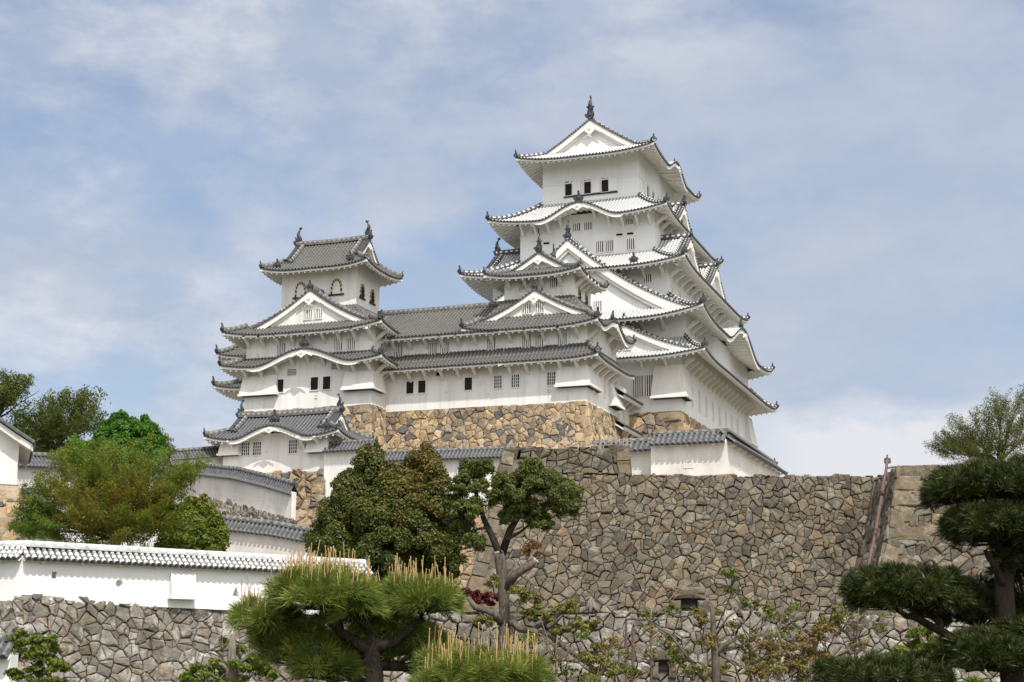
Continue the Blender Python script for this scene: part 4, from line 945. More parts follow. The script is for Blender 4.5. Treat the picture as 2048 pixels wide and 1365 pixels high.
# ================================================================== PLASTER WALLS WITH TILED ROOFS
def dobei(name, label, pts, sty='d', thick=.75, ov=.36, rh=.55, pitch=.30, group=None, m=None, teeth=True, holes=(), cat='plaster wall', r=.085, stain=None, cutout=False):
    """pts: (point at eave height, z of the wall foot); front is the side towards -normal (the camera)"""
    th = Th(name, label, cat, (pts[0][0][0], pts[0][0][1], pts[0][1]), 'world', group)
    wl, rf, rg, ev = MB(), MB(), MB(), MB(); top = []
    for (p, zb), (q, zq) in zip(pts[:-1], pts[1:]):
        p, q = np.array(p, float), np.array(q, float); e = q-p; L = hypot(e[0], e[1]); eh = np.array([e[0]/L, e[1]/L, 0]); n = np.array([eh[1], -eh[0], 0])
        sl = e[2]/L; f0 = p; b0 = p-n*thick; f1, b1 = q, q-n*thick; z = lambda v, zz: np.array([v[0], v[1], zz])
        wl.quadbox([z(f0, zb), z(f1, zq), z(b1, zq), z(b0, zb), f0+ZX*.12, f1+ZX*.12, b1+ZX*.12, b0+ZX*.12])
        W = thick/2+ov
        def mk(sd):
            def pos(a, mm):
                a_ = np.asarray(a)+0*mm; off = (W-mm)*sd-thick/2*1.0
                P = p[None, :]+eh[None, :]*a_[:, None]+n[None, :]*off[:, None]
                P[:, 2] += sl*a_+rh*(mm/W)*(.85+.15*mm/W); return P
            return pos
        for sd in (1, -1):
            pos = mk(sd); tile_rows(rf, pos, 0.0, L, pitch, lambda a: W-.02, r, n=3)
        pos = mk(1); eave_under(ev, pos, 0, L, lambda a: ov, ov, fas=.1, thick=.09, raft=0, drop=.2, step=2.0)
        if teeth:
            k = max(2, int(L/1.6))
            for i in range(k):
                a = (i+.5)*L/k; c = pos(a, np.array([.14]))[0]; d = pos(a, np.array([ov+.02]))[0]; c[2] = d[2] = c[2]-.26
                ev.quadbox([c-eh*.07, c+eh*.07, d+eh*.07, d-eh*.07, c-eh*.07+ZX*.09, c+eh*.07+ZX*.09, d+eh*.07+ZX*.09, d-eh*.07+ZX*.09])
        t0, t1 = p-n*thick/2+ZX*(rh-.02), q-n*thick/2+ZX*(rh-.02); top += ([t0] if not top else [])+[t1]
    w = wl.build('wall', m or M_PL3, th); cut_ = MB()
    ro = rf.build('roof', STY[sty][0], th); ev.build('eave', [M_TRIM, M_CAP], th, ro)
    rg.sweep(top, .28, .26, 0); rg.build('ridge', STY[sty][1], th, ro)
    d = top[0]-top[1]; inst(ONI, 'ridge_end_tile', th, top[0], atan2(d[1], d[0]), .55, ro); d = top[-1]-top[-2]; inst(ONI, 'ridge_end_tile', th, top[-1], atan2(d[1], d[0]), .55, ro)
    for seg, fr, zz, w_, h_, kind in holes:
        (p, zb), (q, zq) = pts[seg], pts[seg+1]; p, q = np.array(p, float), np.array(q, float); e = q-p; L = hypot(e[0], e[1]); eh = np.array([e[0]/L, e[1]/L, 0]); n = np.array([eh[1], -eh[0], 0])
        c = p+e*fr; c[2] = zb+(zq-zb)*fr+zz; hb = MB()
        fr_ = 1.28
        def poly(s_):
            if kind == 'tri': return [(-w_/2*s_, -h_/2*s_), (w_/2*s_, -h_/2*s_), (0, h_/2*s_)]
            if kind == 'round': return [(w_/2*s_*cos(2*pi*i/14), w_/2*s_*sin(2*pi*i/14)) for i in range(14)]
            return [(-w_/2*s_, -h_/2*s_), (w_/2*s_, -h_/2*s_), (w_/2*s_, h_/2*s_), (-w_/2*s_, h_/2*s_)]
        if kind == 'box':
            hb.quadbox([c-eh*w_/2+n*.42-ZX*h_/2, c+eh*w_/2+n*.42-ZX*h_/2, c+eh*w_/2-ZX*h_/2, c-eh*w_/2-ZX*h_/2, c-eh*w_/2+n*.16+ZX*h_/2, c+eh*w_/2+n*.16+ZX*h_/2, c+eh*w_/2+ZX*h_/2, c-eh*w_/2+ZX*h_/2])
            b_ = c-ZX*(h_/2+.06); hb.quadbox([b_-eh*(w_/2+.05)+n*.46, b_+eh*(w_/2+.05)+n*.46, b_+eh*(w_/2+.05), b_-eh*(w_/2+.05), b_-eh*(w_/2+.05)+n*.46+ZX*.06, b_+eh*(w_/2+.05)+n*.46+ZX*.06, b_+eh*(w_/2+.05)+ZX*.06, b_-eh*(w_/2+.05)+ZX*.06], 0)
            hb.build('stone_dropping_box', [M_PL], th); continue
        if cutout and kind in ('tri', 'round', 'sq'):
            pts_ = [c+eh*x+ZX*y for x, y in poly(1)]; big_ = [c+eh*x+ZX*y-n*.34 for x, y in poly(.8)]; k = len(pts_)
            cut_.add([v+n*.2 for v in pts_]+big_, [tuple(range(k-1, -1, -1)), tuple(range(k, 2*k))]+[(i, (i+1) % k, k+(i+1) % k, k+i) for i in range(k)])
            hb.add([c+eh*x+ZX*y-n*.335 for x, y in poly(.82)], [tuple(range(k))]); hb.build('loophole', [M_PL], th); continue
        A_, B_2 = [c+eh*x+ZX*y+n*.035 for x, y in poly(fr_)], [c+eh*x+ZX*y+n*.035 for x, y in poly(1)]; k = len(A_)
        hb.add(A_+B_2+[v-n*.05 for v in A_], [(i, (i+1) % k, k+(i+1) % k, k+i) for i in range(k)]+[(i, (i+1) % k, 2*k+(i+1) % k, 2*k+i) for i in range(k)], 0)
        hb.add([v-n*.022 for v in B_2], [tuple(range(k))], 1)
        hb.build('loophole', [M_TRIM, M_DARK if kind == 'dark' else M_PL3], th)
    if cut_.v:
        co = cut_.build('cutter', M_PL, th)
        for q_ in (co, w):
            bm_ = bmesh.new(); bm_.from_mesh(q_.data); bmesh.ops.recalc_face_normals(bm_, faces=bm_.faces); bm_.to_mesh(q_.data); bm_.free()
        md = w.modifiers.new('b', 'BOOLEAN'); md.object = co; md.operation = 'DIFFERENCE'; md.solver = 'EXACT'; md.use_self = True
        bpy.context.view_layer.update(); dg = bpy.context.evaluated_depsgraph_get(); me = bpy.data.meshes.new_from_object(w.evaluated_get(dg)); w.modifiers.clear(); w.data = me
        bpy.data.objects.remove(co, do_unlink=True)
    return th
E0, E1 = fx(45, 1117, 62), fx(742, 1151, 72)
def lin(a, b, t): return a+(b-a)*t
zb0 = D0[2]-.25
dobei('plaster_wall', 'bright white plaster wall with white-jointed tile coping above the rubble wall, bottom left', [(E0+np.array([-9, 2.6, .05]), zb0+.05), (E0, zb0), (lin(E0, E1, .5), zb0-.1), (E1, zb0-.25)], 'p', ov=.34, rh=.52, pitch=.27, m=M_PL, cutout=True,
      holes=[(1, .165, 1.12, .22, .3, 'sq'), (1, .505, .92, .34, .34, 'round'), (1, .845, .95, 1.15, 1.05, 'box'), (2, .16, .85, .36, .46, 'tri')])
dobei('plaster_wall', 'curving cream plaster wall stained grey along its foot, above the stone rubble slope', [(fx(330, 948, 124), 12.5), (fx(405, 950, 119), 12.5), (fx(470, 957, 115.5), 12.4), (fx(530, 972, 112.5), 12.1), (fx(584, 988, 110), 11.3)], 'd', thick=.4, pitch=.33, rh=.7, ov=.22, r=.1,
      holes=[(1, .25, 1.7, .5, .5, 'dark'), (2, .05, 1.9, .25, .3, 'sq'), (2, .8, 1.8, .25, .25, 'sq')])
dobei('plaster_wall', 'long white plaster wall with dark tiled coping, below the stone rubble slope', [(fx(330, 1046, 101), 7.0), (fx(455, 1060, 98.5), 7.0), (fx(540, 1070, 97), 6.5), (fx(640, 1088, 95.5), 5.5)], 'd', pitch=.33, rh=.7, ov=.25, r=.1, m=M_PL3,
      holes=[(1, .95, .95, .38, .38, 'dark')])
dobei('plaster_wall', 'pale plaster wall seen between the maple branches at the left', [(fx(15, 1003, 88), 7.4), (fx(200, 1010, 92), 7.4), (fx(330, 1022, 95), 7.2)], 'd', pitch=.33, rh=.6, m=M_PL)
dobei('plaster_wall', 'grey-stained plaster wall rising behind the maple beside the left white house', [(fx(30, 932, 96), 11.3), (fx(180, 938, 102), 11.3), (fx(330, 944, 108), 11.5)], 'd', pitch=.33, rh=.75, holes=[(0, .8, 1.1, .8, .5, 'dark')])
dobei('plaster_wall', 'short tiled wall joining the gate turret at its left, partly behind the leaves', [(fx(340, 921, 135), 14.0), (cw(-37.0, -22.3, -6.1), 14.0)], 'd', pitch=.33, rh=.8)
dobei('plaster_wall', 'short white wall with tiled coping joining the gate turret at its right', [(cw(-26.6, -25.3, -6.75), cw(0, 0, -11.8)[2]), (cw(-21.6, -25.3, -6.7), cw(0, 0, -11.8)[2])], 'd', pitch=.37, rh=.8, ov=.5, r=.115, m=M_PL2)
dobei('plaster_wall', 'long shaded plaster wall under dark coping at the foot of the corridor stone base', [(cw(-23.3, -23.0, -7.45), cw(0, 0, -11.8)[2]), (cw(-9.0, -23.0, -7.6), cw(0, 0, -11.8)[2])], 'd', pitch=.37, rh=.8, ov=.5, r=.115, m=M_PL2)
# walled yard G in front of the main keep
gz = fx(1455, 886, 95)
Gc = np.array([13.75, 95, 15.75]); Gl, Gr = Gc-UX*5.0, Gc+VX*17+UX*.3
dobei('yard_wall', 'cream plaster yard wall with dark coping turning a corner below the main keep', [(Gl, 13.5), (Gc, 13.5), (Gr, 12.6)], 'd', pitch=.36, ov=.5, rh=.75, r=.115, m=M_PL3, teeth=True, holes=[(0, .13, 1.5, .34, .34, 'sq'), (0, .5, .95, .5, .4, 'sq'), (0, .72, 1.45, .34, .34, 'sq'), (1, .2, 1.3, .3, .34, 'sq'), (1, .45, 1.2, .3, .34, 'sq')])
dobei('yard_wall', 'short shaded plaster wall set back left of the cream yard wall', [(Gl-UX*4.5+VX*1.5+ZX*-.1, 13.0), (Gl-UX*.05+VX*1.5-ZX*.1, 13.0)], 'd', pitch=.36, ov=.5, rh=.7, r=.115, m=M_PL3)
stone_wall('stone_footing', 'course of large tan blocks under the cream yard wall', 'stone footing', [
    (Gl+UX*.2-VX*.45+ZX*(10.5-Gl[2]), Gc-VX*.45+UX*.7+ZX*(10.5-Gc[2]), Gc-VX*.1+UX*.3+ZX*(13.75-Gc[2]), Gl-VX*.1+ZX*(13.55-Gl[2]), 1.25), (Gc-VX*.45+UX*.7+ZX*(10.5-Gc[2]), Gr+UX*.7+ZX*(10.5-Gr[2]), Gr+UX*.1+ZX*(12.8-Gr[2]), Gc-VX*.1+UX*.3+ZX*(13.75-Gc[2]), 1.2)], [M_STAN], 31, kw=dict(bulge=.2, small=.1))
# rubble slope under the curving wall
sl = [fx(395, 998, 117), fx(590, 1040, 109)]
stone_wall('rubble_slope', 'loose grey rubble slope between the two left plaster walls', 'stone slope', [
    (np.array([sl[0][0]-1, 101, 7.4]), np.array([sl[1][0]+2.5, 99, 6.8]), sl[1]+np.array([0, 0.6, -.1]), sl[0]+np.array([0, 0.6, .3]), .55)], [M_SGRW], 32, kw=dict(bulge=.8, gap=.06, small=.8, ragged=.3))
# stone under the left house
stone_wall('stone_footing', 'tan stone footing under the white house at the left edge', 'stone footing', [
    (fx(-60, 1090, 84.0), fx(46, 1090, 84.0), fx(38, 972, 85.2), fx(-60, 968, 85.2), .8, dict(qR=1.2))], [M_STAN], 33)

# ================================================================== LEFT HOUSE
J = Th('white_house', 'white plastered house with a sloping dark eave, cut off by the left edge', 'house', tuple(fx(-20, 975, 87)), 'world')
jb = MB(); a0, a1 = fx(-130, 975, 85.5), fx(40, 975, 85.5); pk = None
x0, x1, zz0, zc_, zp_ = a0[0], a1[0], a1[2]-.15, fx(40, 893, 85.5)[2], fx(-40, 838, 85.5)[2]; xm = (x0+x1)/2
jb.prism([(x0, 85.5, zz0), (x1, 85.5, zz0), (x1, 85.5, zc_), (xm, 85.5, zp_), (x0, 85.5, zc_)], (0, 7, 0)); jb.build('wall', M_PL2, J)
rb, eb = MB(), MB()
for sg in (-1, 1):
    Wd = (x1-x0)/2+.75; rise = (zp_-zc_)*Wd/(Wd-.75)
    pos = lambda a, m, sg=sg: np.stack([xm+sg*(Wd-m), 84.7+0*m+a, zp_+.35-rise+rise*(.88*m/Wd+.12*(m/Wd)**2)], axis=1)
    tile_rows(rb, pos, 0, 8.6, .33, lambda a: Wd, .11, n=8); eave_under(eb, pos, 0, 8.6, lambda a: .75, .75, drop=.3)
    pts = [pos(.02, np.array([m]))[0] for m in np.linspace(0, Wd, 9)]; eb.sweep(pts, .25, .2, 1); pts2 = [np.array([p[0], p[1]+.08, p[2]-.42]) for p in pts]
    n = len(pts); eb.add(pts2+[p+ZX*.36 for p in pts2]+[p+np.array([0, .7, 0]) for p in pts2], [(i, i+1, n+i+1, n+i) for i in range(n-1)]+[(i, i+1, 2*n+i+1, 2*n+i) for i in range(n-1)], 0)
J.o.rotation_euler = (0, 0, radians(19)); J.o.location = J.o.location+Vector((-.85, 0, .35))
jr = rb.build('roof', STY['d'][0], J); eb.build('eave', [M_TRIM, M_CAP], J, jr)
ww = fx(2, 926, 85.5); b = MB(); b.box((ww[0]-.45, 85.45, ww[2]-.4), (ww[0]+.1, 85.52, ww[2]+.4), 0); b.box((ww[0]-.53, 85.4, ww[2]-.48), (ww[0]-.45, 85.5, ww[2]+.48), 1); b.box((ww[0]+.1, 85.4, ww[2]-.48), (ww[0]+.18, 85.5, ww[2]+.48), 1); b.build('window', [M_DARK, M_TRIM], J)
b = MB(); b.box((x0-.1, 85.2, zz0-.22), (x1+.12, 92, zz0)); b.build('sill_beam', M_MORT, J)
# small roof in the bottom left corner
dobei('plaster_wall', 'low white wall with dark coping in the bottom left corner', [(fx(-120, 1306, 50), -1), (fx(22, 1313, 50), -1)], 'd', pitch=.27, rh=.5, m=M_PL)

# ================================================================== GROUND
def structure(name, mb, m):
    o = mb.build(name, m, None); o['kind'] = 'structure'; return o
b = MB(); R_ = 4000; b.add([(R_*cos(2*pi*i/48), R_*sin(2*pi*i/48), 0) for i in range(48)], [tuple(range(48))]); structure('ground', b, M_TURF)
b = MB()
def plateau(poly, z, z0=-1): b.prism([(p[0], p[1], z0) for p in poly], (0, 0, z-z0))
cp = lambda u, v: cw(u, v, 0)
plateau([cp(-41, -14.4), cp(-24, -14.4), cp(-7.0, -14.0), cp(-7.0, 0.6), cp(-.8, 0.6), cp(-.8, 34), cp(-20, 60), cp(-41, 60)], OC[2]-2.2, 3)
plateau([cp(-50, -17), cp(-28, -24.0), cp(-27.5, -19), cp(4, -19), cp(14, 40), cp(-70, 70), cp(-70, -17)], OC[2]-9.3, 2.9)
plateau([(.2, 78.5), (22, 78.5), (22, 93), (20, 120), (1.5, 118), (.6, 90)], 10.9, 2.8)
plateau([(-40, 98.5), (-30, 100.5), (-25, 112), (-14, 112.5), (-20, 140), (-60, 140), (-60, 98)], 10.4, 2.7)
plateau([(-40, 72), (-27, 71), (-8, 76), (-5, 96), (-10, 99.5), (-40, 94)], 5.2, -1)
plateau([(-45, 86.2), (-27.0, 86.2), (-27.0, 92), (-45, 95)], 10.5, 2.6)
plateau([(22.5, 78), (48, 78), (48, 130), (24, 130)], 10.4, 2.5)
structure('hill_terrain', b, M_GRASS)
b = MB(); b.add([(-7, 66.6, zA-.16), (40, 66.6, zA-.16), (40, 74.3, zA+.02), (-7, 74.3, zA+.02)], [(0, 1, 2, 3)]); structure('ledge_ground', b, M_TURF)

# ================================================================== FENCE, PIPES, DRAIN HOLES
Fn = Th('picket_fence', 'thin pale picket railing on top of the stone block in front of the corridor base', 'fence', tuple(fx(1090, 889, 79)), 'world')
p0, p1 = fx(1088, 897, 79), fx(1262, 893, 79); k = 24
for i in range(k):
    p = lin(p0, p1, i/(k-1)); b = MB(); hh = .48+.12*random.random(); b.box((p[0]-.013, p[1]-.013, p[2]-.1), (p[0]+.013, p[1]+.013, p[2]+hh-.04)); b.build('picket', M_PICKET, Fn)
b = MB(); b.tube([p0+ZX*.25, p1+ZX*.25], .011); b.tube([p0+ZX*.08, p1+ZX*.08], .011); b.build('rail', M_PICKET, Fn)
Pp = Th('drain_pipe', 'long brown drain pipe leaning down the corner beside the stone bastion', 'pipe', tuple(fx(1735, 1150, 70)), 'world')
b = MB(); b.tube([fx(1774, 917, 73), fx(1773, 935, 72.6), fx(1752, 1060, 70.4), fx(1730, 1165, 68.6)], .07, 8); b.build('pipe', M_BROWN, Pp)
b = MB(); q = fx(1775, 922, 73); b.tube([q-ZX*.12, q+ZX*.12], .16, 8); b.tube([q+ZX*.12, q+ZX*.3], .04, 6); b.tube([fx(1773, 937, 72.7), fx(1790, 934, 72.9)], .05, 6); b.build('pipe_head', M_BROWN, Pp)
for i, py in enumerate((985, 1060, 1120)):
    q = fx(1765-.13*(py-985)-0, py, 71.5-(py-985)*.02); b = MB(); b.tube([q+ZX*.06, q-ZX*.06], .095, 8); b.build('pipe_clamp', M_BROWN, Pp)
P2 = Th('water_pipe', 'pair of rust-pink water pipes with elbow bends standing before the low boulder wall', 'pipe', tuple(fx(1262, 1400, 60)), 'world')
for i, (xa, ya, xb, yb) in enumerate(((1252, 1238, 1290, 1240), (1266, 1250, 1288, 1250))):
    b = MB(); b.tube([fx(xa, 1420, 61), fx(xa, ya+6, 61), fx(xa+2, ya+1, 61), fx(xa+7, ya, 61), fx(xb, yb, 63)], .055 if i == 0 else .065, 8); b.build('pipe', M_BROWN, P2)
    for py in (1290, 1340): q = fx(xa, py, 61); c_ = MB(); c_.tube([q-ZX*.07, q+ZX*.07], .08, 8); c_.build('pipe_clamp', M_BROWN, P2)
def drain(px, py, Y, w_, h_, label):
    o = Th('drain_hole', label, 'drain', tuple(fx(px, py, Y)), 'world'); c = fx(px, py, Y); b = MB()
    b.box((c[0]-w_/2, c[1]+.04, c[2]-h_/2), (c[0]+w_/2, c[1]+.5, c[2]+h_/2), 1); b.build('opening', [M_SGRY, M_DARK], o)
    rng = np.random.default_rng(5); b = MB()
    for (x0, z0, x1, z1) in ((-w_*1.15, h_/2, w_*1.15, h_/2+.6), (-w_*1.2, -h_/2-.35, -w_/2, h_/2), (w_/2, -h_/2-.35, w_*1.35, h_/2)):
        add_stone(b, [(x0, z0), (x1, z0), (x1, z1), (x0, z1)], lambda s, h: np.stack([c[0]+s, c[1]-.12+0*s, c[2]+h], axis=1), np.array([0, -1.0, 0.1]), rng, .03, .12, -.05, .5, .1)
    b.build('surround', [M_SGRY], o, stone=True)
drain(1378, 1208, 73.55, .75, .42, 'dark square drain opening under a long lintel at the foot of the rubble wall')
drain(1327, 1332, 65.8, .42, .4, 'dark drain opening low in the pale boulder wall behind the shrubs')

stone_wall('stone_rampart', 'shadowed tan stone wall below the shaded plaster wall, mostly hidden by the dark evergreen tree', 'stone rampart', [
    (cw(-27, -24.6, -19), cw(0, -24.6, -19), cw(0, -23.1, -11.6), cw(-27, -23.1, -11.6), 1.0)], [M_STAN], 41)

def grass(name, n, x0, x1, yf, zf, h, tintc, m, seed):
    rng = np.random.default_rng(seed); x = rng.uniform(x0, x1, n); y = yf+np.abs(rng.normal(0, .35, n)); k = np.clip(np.sin(x*1.3)*np.sin(x*.47+1)+.25*np.sin(x*5.1), -.2, 1)
    z = np.full(n, zf); hh = h*rng.uniform(.3, 1.1, n)*(.25+k); P = np.stack([x, y, z], 1); l = np.stack([rng.normal(0, .4, n), rng.normal(-.2, .3, n), np.ones(n)], 1)*hh[:, None]
    w_ = np.stack([np.full(n, .018), rng.normal(0, .006, n), np.zeros(n)], 1)
    V = np.stack([P-w_, P+w_, P+l], axis=1).reshape(-1, 3)
    o = poly_mesh(name, V, 3, np.clip(rng.normal(tintc, .2, n), 0, 1), m, None, 'stuff'); return o

# ================================================================== TREES AND PLANTS
def poly_mesh(name, V, k, tint, m, parent=None, kind=None):
    """numpy mesh of many k-gons: V (n*k,3), tint per polygon"""
    n = len(V)//k; me = bpy.data.meshes.new(name)
    me.vertices.add(n*k); me.vertices.foreach_set('co', np.ascontiguousarray(V, dtype=np.float32).ravel())
    me.loops.add(n*k); me.loops.foreach_set('vertex_index', np.arange(n*k, dtype=np.int32))
    me.polygons.add(n); me.polygons.foreach_set('loop_start', np.arange(0, n*k, k, dtype=np.int32))
    a = me.attributes.new('tint', 'FLOAT', 'POINT'); a.data.foreach_set('value', np.repeat(tint, k).astype(np.float32))
    me.materials.append(m); me.update(calc_edges=True); me.validate()
    o = bpy.data.objects.new(name, me); COL.objects.link(o)
    if parent is not None: o.parent = parent
    if kind: o['kind'] = kind
    return o
def unit(v): return v/(np.linalg.norm(v, axis=-1, keepdims=True)+1e-9)
def leaf_quads(P, Nn, size, aspect=.55, rng=RNG, droop=0.0):
    n = len(P); r = unit(rng.normal(size=(n, 3))); t = unit(np.cross(Nn, r)); b = np.cross(Nn, t); s = (size*rng.uniform(.65, 1.3, n))[:, None]
    t = t+np.array([0, 0, -droop]); fold = Nn*s*.18
    return np.stack([P-t*s, P+b*s*aspect+fold, P+t*s, P-b*s*aspect+fold], axis=1).reshape(-1, 3)
def blob_points(c, rad, n, rng, shell=.55, sub=0, subr=.35, low=-.75):
    """points on/near a lumpy ellipsoid; returns points, outward normals"""
    c = np.array(c); rad = np.array(rad)
    if sub:
        d = unit(rng.normal(size=(sub*3, 3))); d = d[d[:, 2] > low][:sub]
        cc = c+d*rad*rng.uniform(.45, .92, (len(d), 1)); w_ = rng.uniform(.6, 1.15, len(d)); ii = rng.choice(len(d), n, p=w_**2/(w_**2).sum())
        e = unit(rng.normal(size=(n, 3))+np.array([0, 0, .35])); q = rng.uniform(shell, 1.0, (n, 1))**.5
        return cc[ii]+e*rad*subr*w_[ii][:, None]*q, unit(e*.7+unit(d[ii])*.5+np.array([0, 0, .25]))
    e = unit(rng.normal(size=(n, 3))); q = rng.uniform(shell, 1.0, (n, 1))**.6
    return c+e*rad*q, unit(e+np.array([0, 0, .3]))
def limb(b, p0, p1, r0, r1, rng, wob=.12, n=6, k=6, up=.0):
    p0, p1 = np.array(p0, float), np.array(p1, float); L = np.linalg.norm(p1-p0); pts = []
    o = np.zeros(3)
    for i in range(n+1):
        t = i/n; o = o+rng.normal(size=3)*wob*L/n*(1 if 0 < i < n else 0); pts.append(p0+(p1-p0)*t+o*(1-t*.6)+np.array([0, 0, up*L*sin(pi*t)]))
    b.tube(pts, [r0+(r1-r0)*i/n for i in range(n+1)], k); return pts
def tree(name, label, cat, base, trunk_top, r0, clumps, m_leaf, m_bark, n_leaf, lsize, seed, tintf=None, sub=14, subr=.38, shell=.55, group=None, aspect=.55, ramify=1, droop=0.0, sag=0.0, low=-.75, bare=(), trunk_n=7, twig=.25):
    """clumps: (centre, radii, weight, tint shift)"""
    rng = np.random.default_rng(seed); base = np.array(base, float)
    o = bpy.data.objects.new(name, None); COL.objects.link(o); o.location = base; tag(o, label, cat, group, 'thing')
    tb = MB(); tp = limb(tb, base, trunk_top, r0, r0*.5, rng, .08, trunk_n, 9)
    class T: pass
    t_ = T(); t_.base = base; t_.o = o
    bb = MB()
    for ci, (c, rad, wgt, sh) in enumerate(clumps):
        c = np.array(c); d = [np.linalg.norm(np.array(p)-c)+max(0, (p[2]-c[2]))*1.5 for p in tp[1:]]; s0 = tp[1+int(np.argmin(d))]
        pts = limb(bb, s0, c-np.array([0, 0, rad[2]*.25]), r0*.36, r0*.12, rng, .16, 6, 6, .05)
        for _ in range(4*ramify):
            q = pts[rng.integers(2, 7)]; e = c+unit(rng.normal(size=3)+np.array([0, 0, .2]))*np.array(rad)*rng.uniform(.5, .95); limb(bb, q, e, r0*.10*twig*4, r0*.022, rng, .15, 4, 4)
    for (p, q, r_) in bare: limb(bb, p, q, r_, r_*.25, rng, .12, 6, 5)
    tb.build('trunk', m_bark, t_, None, smooth=True); bb.build('branches', m_bark, t_, None, smooth=True)
    wsum = sum(c[2] for c in clumps); P, Q, S = [], [], []
    for c, rad, wgt, sh in clumps:
        n = int(n_leaf*wgt/wsum); p, q = blob_points(c, rad, n, rng, shell, sub, subr, low)
        if sag: p[:, 2] -= sag*(np.hypot(p[:, 0]-c[0], p[:, 1]-c[1])/max(rad[0], .1))**2
        P.append(p); Q.append(q); S.append(np.full(len(p), sh))
    P, Q, S = np.concatenate(P), np.concatenate(Q), np.concatenate(S)
    hz = (P[:, 2]-P[:, 2].min())/(np.ptp(P[:, 2])+1e-6)
    # clusters of hue
    k = rng.uniform(.5, 1.6, 3); ph = rng.uniform(0, 6, 3); wv = np.sin(P[:, 0]*2.1*k[0]+ph[0])*np.sin(P[:, 2]*2.3*k[1]+ph[1])*np.sin(P[:, 1]*1.7*k[2]+ph[2])
    tint = np.clip(.35+S+.16*wv+rng.normal(0, .14, len(P))+(tintf(P, hz) if tintf else 0), 0, 1)
    Qn = unit(Q+rng.normal(0, .55, Q.shape))
    poly_mesh('crown', leaf_quads(P-base, Qn, lsize, aspect, rng, droop), 4, tint, m_leaf, o); return o
def cl(px, py, Y, rpx, sy=.8, sz=None, w=None, sh=0.0):
    c = at(px, py, Y); r = rpx*Y/F_PX; rz = (sz*Y/F_PX) if sz else r
    return (c, (r, r*sy, rz), w if w else rpx*(sz or rpx), sh)

def spray_tree(name, label, cat, base, fork, r0, env, m_leaf, m_bark, n_spray, per, lsize, seed, length=1.2, width=.45, flat=.16, tintf=None, aspect=.42, upb=.35, inner=.25, bare=()):
    """a fan of branches whose outer ends carry feathery sprays of leaves; env: (centre, radii, weight, tint shift) lobes of the crown"""
    rng = np.random.default_rng(seed); base = np.array(base, float); fork = np.array(fork, float)
    o = bpy.data.objects.new(name, None); COL.objects.link(o); o.location = base; tag(o, label, cat, None, 'thing')
    class T: pass
    t_ = T(); t_.base = base; t_.o = o
    tb = MB(); limb(tb, base, fork, r0, r0*.65, rng, .06, 6, 9); tb.build('trunk', m_bark, t_, None, smooth=True)
    bb = MB(); w_ = np.array([c[2] for c in env], float); w_ /= w_.sum(); P, Q, S = [], [], []
    mains = []
    for c, rad, wg, sh in env:
        mains.append(limb(bb, fork, np.array(c)-np.array([0, 0, rad[2]*.35]), r0*.5, r0*.10, rng, .14, 7, 6, .04))
    for (p, q, r_) in bare: limb(bb, p, q, r_, r_*.25, rng, .12, 6, 5)
    for k in range(n_spray):
        i = rng.choice(len(env), p=w_); c, rad, wg, sh = env[i]; c = np.array(c)
        e = unit(rng.normal(size=3)+np.array([0, 0, .25])); tip = c+e*np.array(rad)*rng.uniform(inner, 1.0)**.6
        st = mains[i][rng.integers(3, 8)]; pts = limb(bb, st, tip, r0*.085, r0*.02, rng, .12, 4, 4, .03)
        d = unit(unit(tip-fork)*.8+unit(tip-st)*.5+np.array([rng.normal(0, .25), rng.normal(0, .25), upb+rng.normal(0, .2)]))
        sd = unit(np.cross(d, np.array([0, 0, 1.0])+rng.normal(0, .35, 3))); nz = np.cross(sd, d)
        n = int(per*rng.uniform(.6, 1.4)); a = rng.uniform(-.75, .55, n)*length*rng.uniform(.7, 1.2); b = rng.normal(0, .42, n)*width*(1-.5*np.abs(a)/length)
        c3 = rng.normal(0, flat*.5, n)
        P.append(tip+d*a[:, None]+sd*b[:, None]+nz*c3[:, None]-np.array([0, 0, 1.0])*(.18*(np.maximum(a, 0)/length)**2*length+.25*np.abs(b))[:, None]); Q.append(np.repeat(nz[None], n, 0)); S.append(np.full(n, sh+rng.normal(0, .10)))
    bb.build('branches', m_bark, t_, None, smooth=True)
    P, Q, S = map(np.concatenate, (P, Q, S)); hz = (P[:, 2]-P[:, 2].min())/(np.ptp(P[:, 2])+1e-6)
    tint = np.clip(.35+S+rng.normal(0, .12, len(P))+(tintf(P, hz) if tintf else 0), 0, 1)
    poly_mesh('crown', leaf_quads(P-base, unit(Q+rng.normal(0, .5, Q.shape)), lsize, aspect, rng, .25), 4, tint, m_leaf, o); return o

